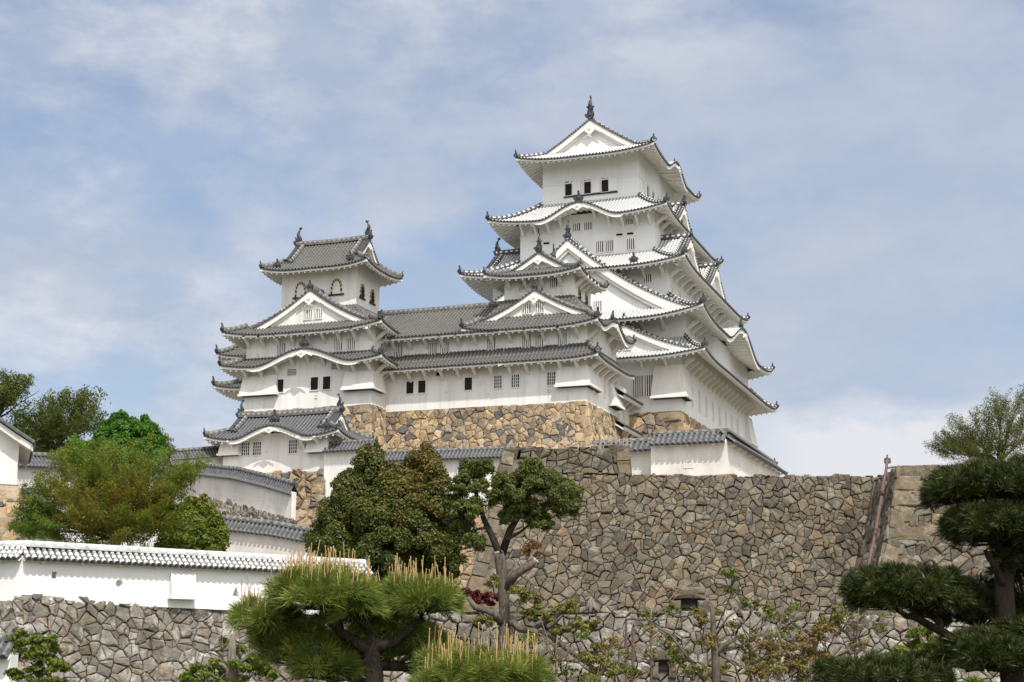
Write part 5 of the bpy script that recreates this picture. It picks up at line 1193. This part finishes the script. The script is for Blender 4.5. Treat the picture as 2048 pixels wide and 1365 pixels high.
# dark evergreen in front of the corridor base
tree('evergreen_tree', 'dense dark evergreen tree with bronze young leaves in front of the corridor stone base', 'tree', (at(765, 1180, 83)[0], 83, 5.2), at(770, 960, 83), .28,
     [cl(738, 955, 82, 48, sh=-0.08), cl(740, 916, 82.3, 34, sh=0.06), cl(700, 1000, 81.5, 52, sh=-0.06), cl(668, 1045, 81.8, 46, sh=-0.04), cl(815, 965, 83, 48, sh=0.15), cl(846, 918, 82.8, 34, sh=0.22), cl(842, 948, 82.8, 44, sh=0.21), cl(858, 960, 82.5, 42, sh=0.17), cl(868, 1015, 82, 46, sh=0.08),
      cl(800, 1010, 81.3, 62, sh=0.14), cl(745, 1040, 80.8, 62, sh=0.00), cl(680, 1090, 81, 58, sh=-0.06), cl(760, 1100, 80.6, 66, sh=-0.04), cl(840, 1080, 81, 64, sh=0.01), cl(888, 1075, 82.5, 46, sh=-0.04), cl(880, 1130, 82, 50, sh=-0.08), cl(720, 1140, 81.5, 55, sh=-0.09), cl(820, 1145, 81.5, 60, sh=-0.08), cl(645, 1080, 82.2, 36, sh=-0.04), cl(688, 965, 82.5, 26, sh=0.00), cl(795, 960, 83.2, 34, sh=0.15)],
     M_LDARK, M_BARK, 165000, .078, 51, tintf=lambda P, h: .25*h-.08, sub=30, subr=.34, shell=.25)
# maple left of centre
mc = [cl(235, 950, 79, 80, sz=60, sh=.1), cl(150, 965, 78.5, 80, sz=52, sh=.12), cl(90, 1000, 78.2, 62, sz=40, sh=.0), cl(180, 1020, 77.8, 95, sz=56, sh=.28), cl(265, 1010, 78, 85, sz=60, sh=.25), cl(330, 975, 79.3, 66, sz=50, sh=.12), cl(368, 940, 80, 42, sz=36, sh=.05),
      cl(110, 1050, 78, 80, sz=36, sh=-.12), cl(60, 1045, 78, 44, sz=30, sh=-.15), cl(220, 1060, 77.6, 80, sz=40, sh=.2), cl(310, 1045, 78, 75, sz=46, sh=.1), cl(175, 925, 79.8, 60, sz=36, sh=-.05), cl(150, 1085, 78, 60, sz=24, sh=-.1), cl(275, 925, 80, 60, sz=40, sh=-.1)]
spray_tree('maple_tree', 'wide feathery maple with olive and orange-green young leaves behind the white wall', 'tree', (at(220, 1140, 79)[0], 79, 5.2), at(228, 1075, 79), .2, mc, M_LMAP, M_BARKB, 340, 320, .062, 52, 1.35, .55, .2, tintf=lambda P, h: -.05+0*h)
tree('broadleaf_tree', 'bright fresh-green broadleaf tree rising behind the maple', 'tree', (at(250, 1000, 92)[0], 92, 10), at(250, 890, 92), .18,
     [cl(250, 868, 92, 48, sz=40), cl(215, 880, 91.5, 34, sh=-.1), cl(285, 862, 92, 30, sh=.05), cl(235, 850, 92.5, 28), cl(262, 905, 91.5, 46, sh=-.05), cl(190, 900, 92, 34, sh=.1), cl(225, 920, 91, 46), cl(290, 905, 92, 36), cl(160, 915, 91.5, 40, sh=.1), cl(310, 885, 92, 24)], M_LBRI, M_BARKB, 34000, .11, 53, sub=22, subr=.38, shell=.1)
tree('round_shrub', 'rounded yellow-green shrub at the right foot of the maple', 'shrub', (at(400, 1140, 80)[0], 80, 5.2), at(400, 1050, 80), .12,
     [cl(385, 1060, 79, 58, sz=52, sh=-.05), cl(420, 1085, 79, 46, sz=46), cl(365, 1095, 78.7, 48, sh=-.15), cl(345, 1040, 79.4, 40, sh=.1), cl(430, 1120, 79, 34, sh=.1), cl(395, 1020, 79.6, 32, sh=.15)], M_LYEL, M_BARK, 46000, .08, 54, sub=24, subr=.36, shell=.2, tintf=lambda P, h: .25*h-.2)
spray_tree('tall_tree', 'dark airy tree on the left skyline behind the white house', 'tree', (at(110, 960, 112)[0], 112, 10.4), at(115, 900, 112), .3,
     [cl(155, 805, 112, 44, sz=26, sh=.1), cl(110, 820, 112, 46, sz=34, sh=.1), cl(70, 845, 111, 54, sz=36), cl(25, 860, 111, 46, sz=34, sh=-.05), cl(125, 855, 110, 64, sz=40, sh=-.05), cl(60, 885, 110, 60, sz=36, sh=-.1), cl(180, 800, 113, 26, sz=18, sh=.1), cl(175, 845, 112, 40, sz=34), cl(100, 895, 110, 60, sz=30, sh=-.1)], M_LOLI, M_BARK, 210, 95, .10, 55, 1.3, .7, .35, inner=.05, aspect=.5)
spray_tree('bare_tipped_tree', 'thin tree with a bare forked twig at the far left skyline', 'tree', (at(-30, 940, 100)[0], 100, 10.4), at(-15, 850, 100), .2,
     [cl(15, 770, 100, 36, sz=24, sh=.2), cl(45, 764, 100, 24, sz=16, sh=.2), cl(-10, 795, 100, 40, sz=28, sh=.1), cl(25, 795, 99.5, 36, sz=22, sh=.1)], M_LOLI, M_BARK, 60, 90, .09, 56, 1.0, .55, .3, inner=.05, aspect=.5,
     bare=[(at(-5, 840, 100), at(45, 803, 100), .08), (at(40, 806, 100), at(78, 782, 100), .045), (at(40, 806, 100), at(62, 770, 100), .035)])
spray_tree('tall_tree', 'small pale feathery tree left of the gate turret, behind the bright tree', 'tree', (at(310, 960, 118)[0], 118, 10.4), at(308, 920, 118), .18,
     [cl(305, 882, 118, 38, sz=30, sh=.0), cl(332, 892, 118, 22, sz=22, sh=.05), cl(285, 900, 117.5, 36, sz=28), cl(320, 912, 117.5, 34, sz=24)], M_LYEL, M_BARKB, 70, 110, .085, 57, .9, .5, .3, inner=.05)
spray_tree('feathery_tree', 'pale feathery tree on top of the bastion at the right edge', 'tree', (at(2000, 960, 92)[0], 92, 10.4), at(1998, 925, 92), .2,
     [cl(1945, 865, 92, 58, sz=40, sh=.1, w=3000), cl(1905, 888, 92, 48, sz=30, sh=.05, w=2600), cl(2000, 825, 92, 55, sz=40, sh=.1), cl(2040, 795, 92, 32, sz=30, sh=.15), cl(1935, 900, 91, 60, sz=26), cl(2010, 880, 91, 70, sz=44, sh=.0), cl(1888, 900, 92, 26, sz=20), cl(2060, 850, 92, 50, sz=46)], M_LOLI, M_BARKB, 320, 120, .055, 58, 1.1, .32, .2, inner=.05, aspect=.35, upb=.2, tintf=lambda P, h: .1+0*h)

# pruned tree before the rubble wall
def pruned():
    rng = np.random.default_rng(61); Y = 45; base = at(1004, 1420, Y)
    o = bpy.data.objects.new('pruned_tree', None); COL.objects.link(o); o.location = base; tag(o, 'tall pruned tree with sawn grey trunk and olive leaf pads before the rubble wall', 'tree', None, 'thing')
    class T: pass
    t = T(); t.base = base; t.o = o; b = MB()
    g = lambda px, py, dy=0: at(px, py, Y+dy)
    b.tube([base, g(1006, 1330), g(1010, 1240), g(1006, 1170), g(1000, 1120), g(997, 1106)], [.20, .185, .17, .155, .16, .155], 10)
    b.tube([g(1010, 1180), g(1030, 1150, -.2), g(1058, 1132, -.3), g(1070, 1122, -.3)], [.15, .13, .12, .10], 8)
    b.tube([g(1008, 1250), g(985, 1225, -.3), g(950, 1215, -.4), g(935, 1195, -.4)], [.14, .12, .1, .06], 7)
    b.tube([g(1012, 1235), g(1040, 1258, -.3), g(1100, 1270, -.5), g(1150, 1310, -.6), g(1200, 1345, -.6)], [.13, .11, .10, .08, .05], 7)
    b.tube([g(1060, 1262, -.3), g(1110, 1235, -.5), g(1140, 1215, -.6)], [.07, .06, .03], 6)
    b.build('trunk', M_BARKD, t, None, smooth=True)
    cw_ = plain('cut_wood', (0.42, 0.36, 0.28), .8); s_ = MB(); s_.tube([g(997, 1107), g(996.5, 1103.5)], [.15, .14], 10); s_.build('sawn_end', cw_, t); s_ = MB(); s_.tube([g(1070, 1122.5, -.3), g(1073, 1120, -.32)], [.1, .095], 8); s_.build('sawn_end', cw_, t)
    b = MB()
    for pts, r in ((((1000, 1110), (985, 1075), (968, 1040), (955, 1000), (948, 960)), .12), (((1003, 1110), (1020, 1060), (1045, 1020), (1060, 980)), .13), (((1040, 1025), (1075, 1015), (1110, 1000), (1130, 985)), .07), (((975, 1055), (950, 1060), (930, 1065)), .05), (((958, 1010), (935, 1000), (915, 1010)), .05), (((1012, 1080), (1040, 1065), (1070, 1040)), .06), (((1055, 990), (1090, 960), (1100, 950)), .05)):
        b.tube([g(x, y, rng.uniform(-.2, .2)) for x, y in pts], list(np.linspace(r, r*.4, len(pts))), 7)
    b.build('branches', M_BARK, t, None, smooth=True)
    pads = [(945, 945, 30, 26), (968, 935, 22, 18), (925, 975, 30, 26), (935, 1020, 34, 24), (918, 1050, 28, 20), (950, 1085, 22, 22), (1010, 1000, 32, 34), (1040, 975, 34, 38), (1060, 940, 26, 24), (1075, 965, 30, 26), (1120, 1000, 38, 34), (1140, 990, 26, 26), (1100, 965, 26, 24), (1050, 1020, 38, 26), (1080, 1045, 26, 20), (1020, 1035, 26, 22), (1135, 1020, 26, 20), (1000, 965, 18, 20), (905, 1010, 20, 22), (960, 975, 20, 18)]
    P, Q, S = [], [], []
    for x, y, rx, rz in pads:
        c, rad, w_, sh = cl(x, y, Y+rng.uniform(-.4, .4), rx*1.12, .9, rz*1.12); n = int(rx*rz*4.5)
        p, q = blob_points(c, rad, n, rng, .0, 30, .34); P.append(p); Q.append(q); S.append(rng.uniform(-.12, .12, 1)*np.ones(len(p)))
    P, Q, S = map(np.concatenate, (P, Q, S))
    poly_mesh('crown', leaf_quads(P-base, unit(Q+rng.normal(0, .5, Q.shape)), .05, .35, rng), 4, np.clip(.4+S+rng.normal(0, .12, len(P)), 0, 1), M_LOLI, o)
    lo = [(1080, 1230, 40, 18), (1130, 1215, 34, 16), (1160, 1250, 36, 20), (1190, 1310, 34, 22), (1120, 1265, 30, 14), (1060, 1195, 26, 18), (1210, 1345, 30, 18), (985, 1165, 20, 14), (1030, 1185, 22, 14), (965, 1245, 24, 14)]
    P, Q = [], []
    for x, y, rx, rz in lo:
        c, rad, w_, sh = cl(x, y, Y-.5, rx, .9, rz); p, q = blob_points(c, rad, int(rx*rz*1.0), rng, .2, 14, .3); P.append(p); Q.append(q)
    P, Q = map(np.concatenate, (P, Q)); poly_mesh('lower_leaves', leaf_quads(P-base, unit(Q+rng.normal(0, .6, Q.shape)), .055, .5, rng), 4, np.clip(rng.normal(.25, .2, len(P)), 0, 1), M_LRED, o)
    c, rad, w_, sh = cl(1063, 1100, Y-.3, 18, .9, 22); p, q = blob_points(c, rad, 500, rng, .2, 10, .35)
    poly_mesh('red_leaves', leaf_quads(p-base, unit(q+rng.normal(0, .6, q.shape)), .055, .45, rng), 4, np.clip(rng.normal(.8, .1, len(p)), 0, 1), M_LRED, o)
pruned()

# shrubs and young maples along the bottom
def shrub(name, label, cat, px, Y, stems, clumps, m_leaf, m_bark, n_leaf, ls, seed, r=.07, group=None, asp=.5):
    rng = np.random.default_rng(seed); base = np.array([at(px, 1365, Y)[0], Y, 0.0])
    o = bpy.data.objects.new(name, None); COL.objects.link(o); o.location = base; tag(o, label, cat, group, 'thing')
    class T: pass
    t = T(); t.base = base; t.o = o; b = MB()
    for s_ in stems:
        rr = s_[0]; pts = [base if i == 0 and p is None else at(p[0], p[1], Y+(p[2] if len(p) > 2 else 0)) for i, p in enumerate(s_[1:])]
        b.tube(pts, list(np.linspace(rr, rr*.35, len(pts))), 7)
    tw = MB()
    for c in clumps:
        cc, rad, w_, sh = cl(c[0], c[1], Y+rng.uniform(-.5, .5), c[2], .9, c[3])
        for _ in range(5):
            e = cc+unit(rng.normal(size=3))*np.array(rad)*.9; limb(b, cc-np.array([0, 0, rad[2]*1.2]), e, .014, .005, rng, .15, 4, 4)
    if b.v: b.build('stems', m_bark, t, None, smooth=True)
    P, Q, S = [], [], []
    W = sum(c[2]*c[3] for c in clumps)
    for c in clumps:
        cc, rad, w_, sh = cl(c[0], c[1], Y+rng.uniform(-.4, .4), c[2], .9, c[3]); p, q = blob_points(cc, rad, max(20, int(n_leaf*c[2]*c[3]/W)), rng, .15, 12, .34); P.append(p); Q.append(q); S.append(np.full(len(p), c[4] if len(c) > 4 else 0))
    P, Q, S = map(np.concatenate, (P, Q, S))
    poly_mesh('leaves', leaf_quads(P-base, unit(Q+rng.normal(0, .6, Q.shape)), ls, asp, rng), 4, np.clip(.22+S*.85+rng.normal(0, .16, len(P)), 0, 1), m_leaf, o)
    return o
shrub('cut_maple', 'cut-back maple with pale bare stems and a few yellow leaves, left of the dark pine', 'tree', 1430, 36,
      [(.12, None, (1432, 1330), (1428, 1285), (1426, 1235), (1424, 1210)), (.08, (1430, 1315), (1448, 1290), (1470, 1280), (1478, 1250)), (.05, (1428, 1300), (1470, 1330), (1480, 1365)), (.03, (1430, 1275), (1455, 1235), (1490, 1210), (1520, 1200)), (.02, (1432, 1260), (1462, 1190), (1464, 1140)), (.05, (1410, 1365), (1380, 1320), (1340, 1270), (1300, 1245))],
      [(1462, 1150, 22, 16, -.2), (1500, 1210, 22, 14, -.2), (1530, 1225, 22, 16, -.15), (1400, 1240, 18, 14, .3), (1415, 1285, 24, 16, .35), (1360, 1310, 24, 18, -.2), (1465, 1180, 14, 10, -.2), (1385, 1340, 28, 18, -.1)], M_LRED, M_BARKD, 2600, .04, 71)
shrub('young_maple', 'reddish young maple with thin stems in front of the boulder wall', 'tree', 1600, 38,
      [(.09, None, (1600, 1340), (1632, 1290), (1640, 1255), (1632, 1240)), (.05, (1600, 1335), (1570, 1300), (1550, 1250)), (.04, (1640, 1270), (1660, 1240), (1668, 1215))],
      [(1600, 1290, 40, 22, .45), (1560, 1320, 36, 20, .4), (1650, 1270, 34, 26, .4), (1640, 1310, 44, 24, .45), (1590, 1345, 50, 20, .3), (1665, 1235, 24, 20, -.05), (1680, 1225, 16, 16, -.15), (1530, 1290, 24, 16, .4), (1520, 1345, 34, 18, .35)], M_LRED, M_BARKB, 5200, .042, 72)
shrub('yellow_maple', 'yellow-green leafy young tree half behind the lower right pine', 'tree', 1830, 34,
      [(.05, None, (1835, 1340), (1845, 1300), (1840, 1270)), (.03, (1840, 1330), (1800, 1300), (1790, 1290))],
      [(1840, 1280, 44, 26, -.05), (1800, 1310, 46, 24, 0), (1870, 1300, 34, 24, -.1), (1780, 1345, 40, 20, .1), (1750, 1355, 30, 16, -.1), (1855, 1255, 20, 14, .1)], M_LYEL, M_BARKB, 5200, .045, 73)
shrub('low_bush', 'low yellow-green bush at the bottom right under the dark pine branch', 'shrub', 1870, 30, [], [(1870, 1360, 60, 22, -.1), (1920, 1368, 50, 18, 0), (1820, 1370, 50, 16, 0)], M_LYEL, M_BARKB, 5000, .04, 74)
shrub('young_maple', 'green and orange young maple right of the rusty water pipes', 'tree', 1190, 40, [(.05, None, (1200, 1350), (1215, 1310)), (.04, None, (1270, 1362), (1310, 1330), (1290, 1290))],
      [(1190, 1330, 30, 22, .1), (1215, 1290, 30, 20, .2), (1230, 1340, 26, 20, -.15), (1330, 1280, 24, 16, .1), (1345, 1300, 24, 14, -.1), (1300, 1260, 18, 12, .3), (1390, 1225, 16, 10, .3), (1180, 1360, 30, 16, -.2), (1440, 1345, 30, 18, -.2), (1400, 1350, 26, 16, .2)], M_LRED, M_BARKB, 4200, .04, 75)
shrub('crimson_maple', 'small crimson-leaved maple behind the pruned tree trunk', 'tree', 960, 62, [(.05, (960, 1240), (960, 1215), (950, 1195))], [(945, 1188, 24, 9), (965, 1200, 26, 14), (985, 1195, 18, 12), (930, 1182, 16, 6)], M_LCRI, M_BARKB, 2600, .07, 76)
shrub('garden_tree', 'small leafy garden tree with a straight stake in the bottom left corner', 'tree', 78, 40, [(.1, None, (80, 1340), (78, 1290), (75, 1265))], [(50, 1280, 34, 20, -.1), (90, 1285, 34, 24, -.05), (75, 1310, 44, 20, .05), (60, 1345, 40, 20, 0), (105, 1335, 34, 20, .1), (90, 1362, 50, 14, 0), (40, 1265, 20, 10, .1)], M_LYEL, M_BARK, 6000, .05, 77)
shrub('cut_stump_tree', 'pollarded grey trunk with fresh yellow-green shoots left of the big pine', 'tree', 462, 34,
      [(.16, None, (462, 1340), (464, 1300), (466, 1268)), (.07, (463, 1340), (490, 1318), (505, 1300)), (.06, (462, 1345), (445, 1330), (425, 1325))],
      [(400, 1350, 40, 20, 0), (440, 1335, 36, 18, .05), (500, 1330, 40, 22, -.05), (450, 1358, 60, 16, .0), (520, 1345, 40, 20, .0), (480, 1300, 20, 14, .1), (445, 1285, 14, 14, .1), (385, 1362, 30, 12, 0)], M_LYEL, M_BARKG, 6500, .045, 78)
o = Th('tree_stump', 'pale weathered tree stump on the grassy ledge at the foot of the rubble wall', 'stump', tuple(fx(1185, 1222, 70)), 'world')
b = MB(); c = fx(1183, 1222, 70)
for i in range(7):
    a = i*.9; b.tube([c+np.array([.06*cos(a), .06*sin(a), .42+.1*(i % 3)]), c+np.array([.14*cos(a), .14*sin(a), .2]), c+np.array([.5*cos(a), .4*sin(a), -.08])], [.07, .12, .05], 6)
b.build('roots', M_BARKG, o, smooth=True)

# ------------------------------------------------------------------ pines (needles are real blades in tufts)
def needles(T, D, per, L, wd, rng, spread=(.12, 1.3), tint=None):
    """T tuft points, D tuft directions -> triangles; every needle a thin three-cornered blade"""
    n = len(T); idx = np.repeat(np.arange(n), per); d = D[idx]
    r = unit(rng.normal(size=(n*per, 3))); s = unit(np.cross(d, r)); an = rng.uniform(spread[0], spread[1], n*per)[:, None]
    v = unit(d*np.cos(an)+s*np.sin(an)); ln = (L*rng.uniform(.7, 1.15, n*per))[:, None]
    p0 = T[idx]+rng.normal(0, .006, (n*per, 3))+v*.006; sd = unit(np.cross(v, unit(rng.normal(size=(n*per, 3)))))*wd*.5
    tip = p0+v*ln+np.array([0, 0, -1.0])*ln*.10
    m_ = p0+v*ln*.5
    V = np.stack([p0-sd*.7, m_-sd, tip, m_+sd], axis=1).reshape(-1, 3)
    return V, np.clip(np.repeat(tint, per)+rng.normal(0, .12, n*per), 0, 1)
def pine(name, label, Y, base_px, trunk, limbs, pads, m_need, L, per, wd, seed, candles=True, cand=(.06, .15), dens=1.0, tint0=.6):
    rng = np.random.default_rng(seed); base = np.array([at(base_px, 1365, Y)[0], Y, 0.0])
    o = bpy.data.objects.new(name, None); COL.objects.link(o); o.location = base; tag(o, label, 'pine tree', None, 'thing')
    class Tq: pass
    t = Tq(); t.base = base; t.o = o; b = MB()
    pts = [base]+[at(x, y, Y+dy) for x, y, dy in [p[:3] for p in trunk]]; b.tube(pts, [trunk[0][3]*1.15]+[p[3] for p in trunk], 12); b.build('trunk', M_BARK, t, None, smooth=True)
    b = MB()
    for r, *ps in limbs:
        q = [at(x, y, Y+dy) for x, y, dy in ps]; f = []
        for i in range(len(q)-1): f += [q[i], (q[i]+q[i+1])/2+rng.normal(0, r*.35, 3)]
        f.append(q[-1]); b.tube(f, list(np.linspace(r, r*.45, len(f))), 8)
    bo = b.build('limbs', M_BARK, t, None, smooth=True)
    for (x, y, dy, rx, ry, rz, n, tn, cd) in pads:
        n = int(n*dens); c = at(x, y, Y+dy); s_ = Y/F_PX; rad = np.array([rx*s_, ry*s_, rz*s_])
        d = unit(rng.normal(size=(n*3, 3))); d = d[d[:, 2] > -.45][:n]; T_ = c+d*rad*rng.uniform(.78, 1.05, (len(d), 1)); D_ = unit(d*np.array([.9, .9, .35])+np.array([0, 0, .75])+rng.normal(0, .18, d.shape))
        tint = np.clip(tint0+rng.normal(0, .18, len(d)), 0, 1)
        V, tt = needles(T_, D_, per, L, wd, rng, tint=tint)
        po = poly_mesh('needle_pad', V-base, 4, tt, m_need, o)
        tb = MB()
        for k in range(0, len(d), 2): tb.tube([c+(T_[k]-c)*.2-np.array([0, 0, rad[2]*.45]), T_[k]-np.array([0, 0, .015]), T_[k]+D_[k]*.02], [.006, .004, .003], 4)
        tb.build('twigs', M_BARK, t, po)
        if cd:
            cb = MB(); up = np.where(d[:, 2] > .1)[0]; up = rng.choice(up, min(len(up), int(cd*3.0)), replace=False)
            for k in up:
                h = rng.uniform(*cand); ln = np.array([rng.normal(0, .08), rng.normal(0, .08), 1.0])*h; m1 = T_[k]+ln*.55+rng.normal(0, .004, 3)
                cb.tube([T_[k], m1, T_[k]+ln], [.0030, .0026, .0021], 5); cb.tube([T_[k]+ln, T_[k]+ln*1.05], [.0036, .003], 5)
            co = cb.build('new_shoots', M_CAND, t, po); co['kind'] = 'stuff'
    return o
pine('garden_pine', 'black pine with bright needle pads and tall tan candles, bottom centre', 8.0, 745,
     [(745, 1350, 0, .058), (742, 1320, 0, .052), (746, 1290, 0, .046), (742, 1265, 0, .038)],
     [(.036, (742, 1300, 0), (712, 1285, -.05), (680, 1265, -.1), (655, 1240, -.15), (640, 1215, -.1)), (.033, (746, 1300, 0), (785, 1285, .0), (815, 1265, .0), (845, 1240, 0), (850, 1215, 0)), (.024, (745, 1275, 0), (720, 1240, -.1), (700, 1215, -.1)), (.034, (742, 1352, 0), (690, 1352, -.1), (640, 1350, -.1), (600, 1320, 0)), (.03, (640, 1350, -.1), (560, 1300, 0), (520, 1260, 0)), (.03, (746, 1330, 0), (820, 1335, .1), (880, 1330, -.1), (940, 1345, -.2)), (.025, (760, 1310, 0), (800, 1305, .1), (840, 1300, .1))],
     [(659, 1198, -0.15, 90, 110, 37, 120, 0.5, 60), (593, 1186, -0.05, 47, 80, 29, 60, 0.48, 34), (716, 1223, -0.1, 47, 80, 37, 60, 0.5, 28), (852, 1208, 0.0, 56, 90, 35, 90, 0.5, 46), (811, 1196, 0.1, 36, 70, 29, 40, 0.5, 22), (645, 1173, 0.15, 68, 70, 24, 70, 0.5, 36), (524, 1243, 0, 50, 80, 31, 60, 0.42, 26), (560, 1258, 0.1, 54, 70, 31, 40, 0.2, 6), (607, 1308, 0.1, 68, 90, 44, 60, 0.05, 0), (645, 1328, 0, 54, 80, 37, 40, 0.05, 0), (826, 1293, 0.2, 63, 70, 31, 50, 0.08, 0), (788, 1318, 0.2, 54, 70, 28, 36, 0.05, 0), (970, 1355, -0.3, 94, 110, 37, 120, 0.48, 64), (887, 1338, -0.1, 45, 70, 31, 40, 0.35, 14), (1040, 1360, -0.3, 45, 80, 28, 40, 0.45, 20), (892, 1380, -0.4, 54, 80, 28, 40, 0.45, 12), (690, 1262, .12, 60, 70, 34, 50, .1, 0), (560, 1290, .1, 44, 60, 30, 40, .1, 0), (800, 1262, .15, 50, 60, 26, 40, .1, 0), (655, 1345, .0, 60, 70, 26, 40, .1, 0), (745, 1222, .1, 40, 60, 26, 40, .1, 8)],
     M_NEED, .088, 90, .0028, 81, True, (.04, .185), .95)
pine('dark_pine', 'dark tiered pine with dense short needles cut off by the right edge', 9.5, 2020,
     [(2025, 1360, 0, .075), (2012, 1260, 0, .066), (2008, 1160, 0, .058), (2035, 1080, .1, .045), (2050, 1000, .1, .03)],
     [(.038, (2010, 1290, 0), (1950, 1290, -.1), (1890, 1268, -.1), (1830, 1235, -.1), (1790, 1215, -.1)), (.03, (1880, 1265, -.1), (1862, 1230, 0), (1850, 1200, 0)), (.03, (2015, 1180, 0), (1990, 1130, -.1), (1970, 1100, -.1)), (.028, (2045, 1070, .1), (1990, 1010, 0), (1950, 990, 0)), (.04, (2015, 1300, 0), (1960, 1330, -.2), (1930, 1340, -.2))],
     [(1965, 978, 0, 100, 120, 40, 190, .30, 0), (1908, 988, 0, 50, 80, 36, 90, .26, 0), (2045, 968, .1, 80, 110, 44, 110, .28, 0), (2005, 1062, -.1, 96, 110, 46, 190, .28, 0), (1948, 1058, -.1, 50, 80, 40, 90, .26, 0), (2055, 1070, 0, 60, 100, 70, 90, .22, 0), (2035, 1130, .1, 50, 80, 40, 50, .1, 0), (1805, 1192, -.1, 98, 100, 50, 180, .26, 0), (1742, 1182, -.1, 44, 60, 32, 60, .26, 0), (1865, 1190, 0, 60, 90, 46, 90, .18, 0), (1905, 1215, .3, 70, 90, 50, 90, .06, 0), (1960, 1225, .4, 70, 90, 60, 90, .06, 0), (1968, 1318, -.2, 96, 110, 44, 180, .27, 0), (2045, 1300, -.1, 70, 100, 56, 110, .25, 0), (1745, 1358, -.3, 110, 110, 34, 150, .22, 0), (1835, 1352, -.2, 50, 80, 28, 60, .22, 0), (2055, 1200, .3, 60, 80, 80, 90, .05, 0)],
     M_NEED2, .075, 80, .0045, 82, False, tint0=.42)

grass('ledge_grass', 6500, -7, 40, 66.55, zA-.12, .26, .35, M_LYEL, 91)
grass('wall_top_grass', 3000, XK, XR, 77.1, tz-.14, .16, .85, M_LRED, 92)

rs = random.Random(5)
for i, (px, py, Yq, lb) in enumerate(((1300, 1225, 41, 'thin bare sapling left of the cut-back maple'), (1500, 1255, 39, 'spindly grey sapling with forked twigs between the two maples'), (1560, 1230, 42, 'leaning sapling with few green leaves behind the reddish maple'), (1715, 1235, 40, 'thin sapling with sparse yellow leaves left of the dark pine branch'), (1110, 1290, 37, 'dark-stemmed sapling with brownish leaves between the pine and the pipes'))):
    st = [(.045, None, (px+rs.uniform(-12, 12), 1310), (px, py+20), (px+rs.uniform(-10, 10), py-20))]
    for k in range(16):
        y0 = rs.uniform(py, 1340); dx = rs.choice((-1, 1))*rs.uniform(25, 70); st.append((.016, (px+rs.uniform(-4, 4), y0), (px+dx*.5, y0-rs.uniform(10, 30)), (px+dx, y0-rs.uniform(25, 75))))
    shrub('sapling', lb, 'sapling', px, Yq, st, [(px+rs.uniform(-55, 55), rs.uniform(py-20, 1350), rs.uniform(14, 26), rs.uniform(8, 16), rs.uniform(-.2, .45)) for _ in range(9)], M_LRED if i % 2 else M_LYEL, M_BARKD if i % 2 else M_BARKB, 1900, .036, 100+i)
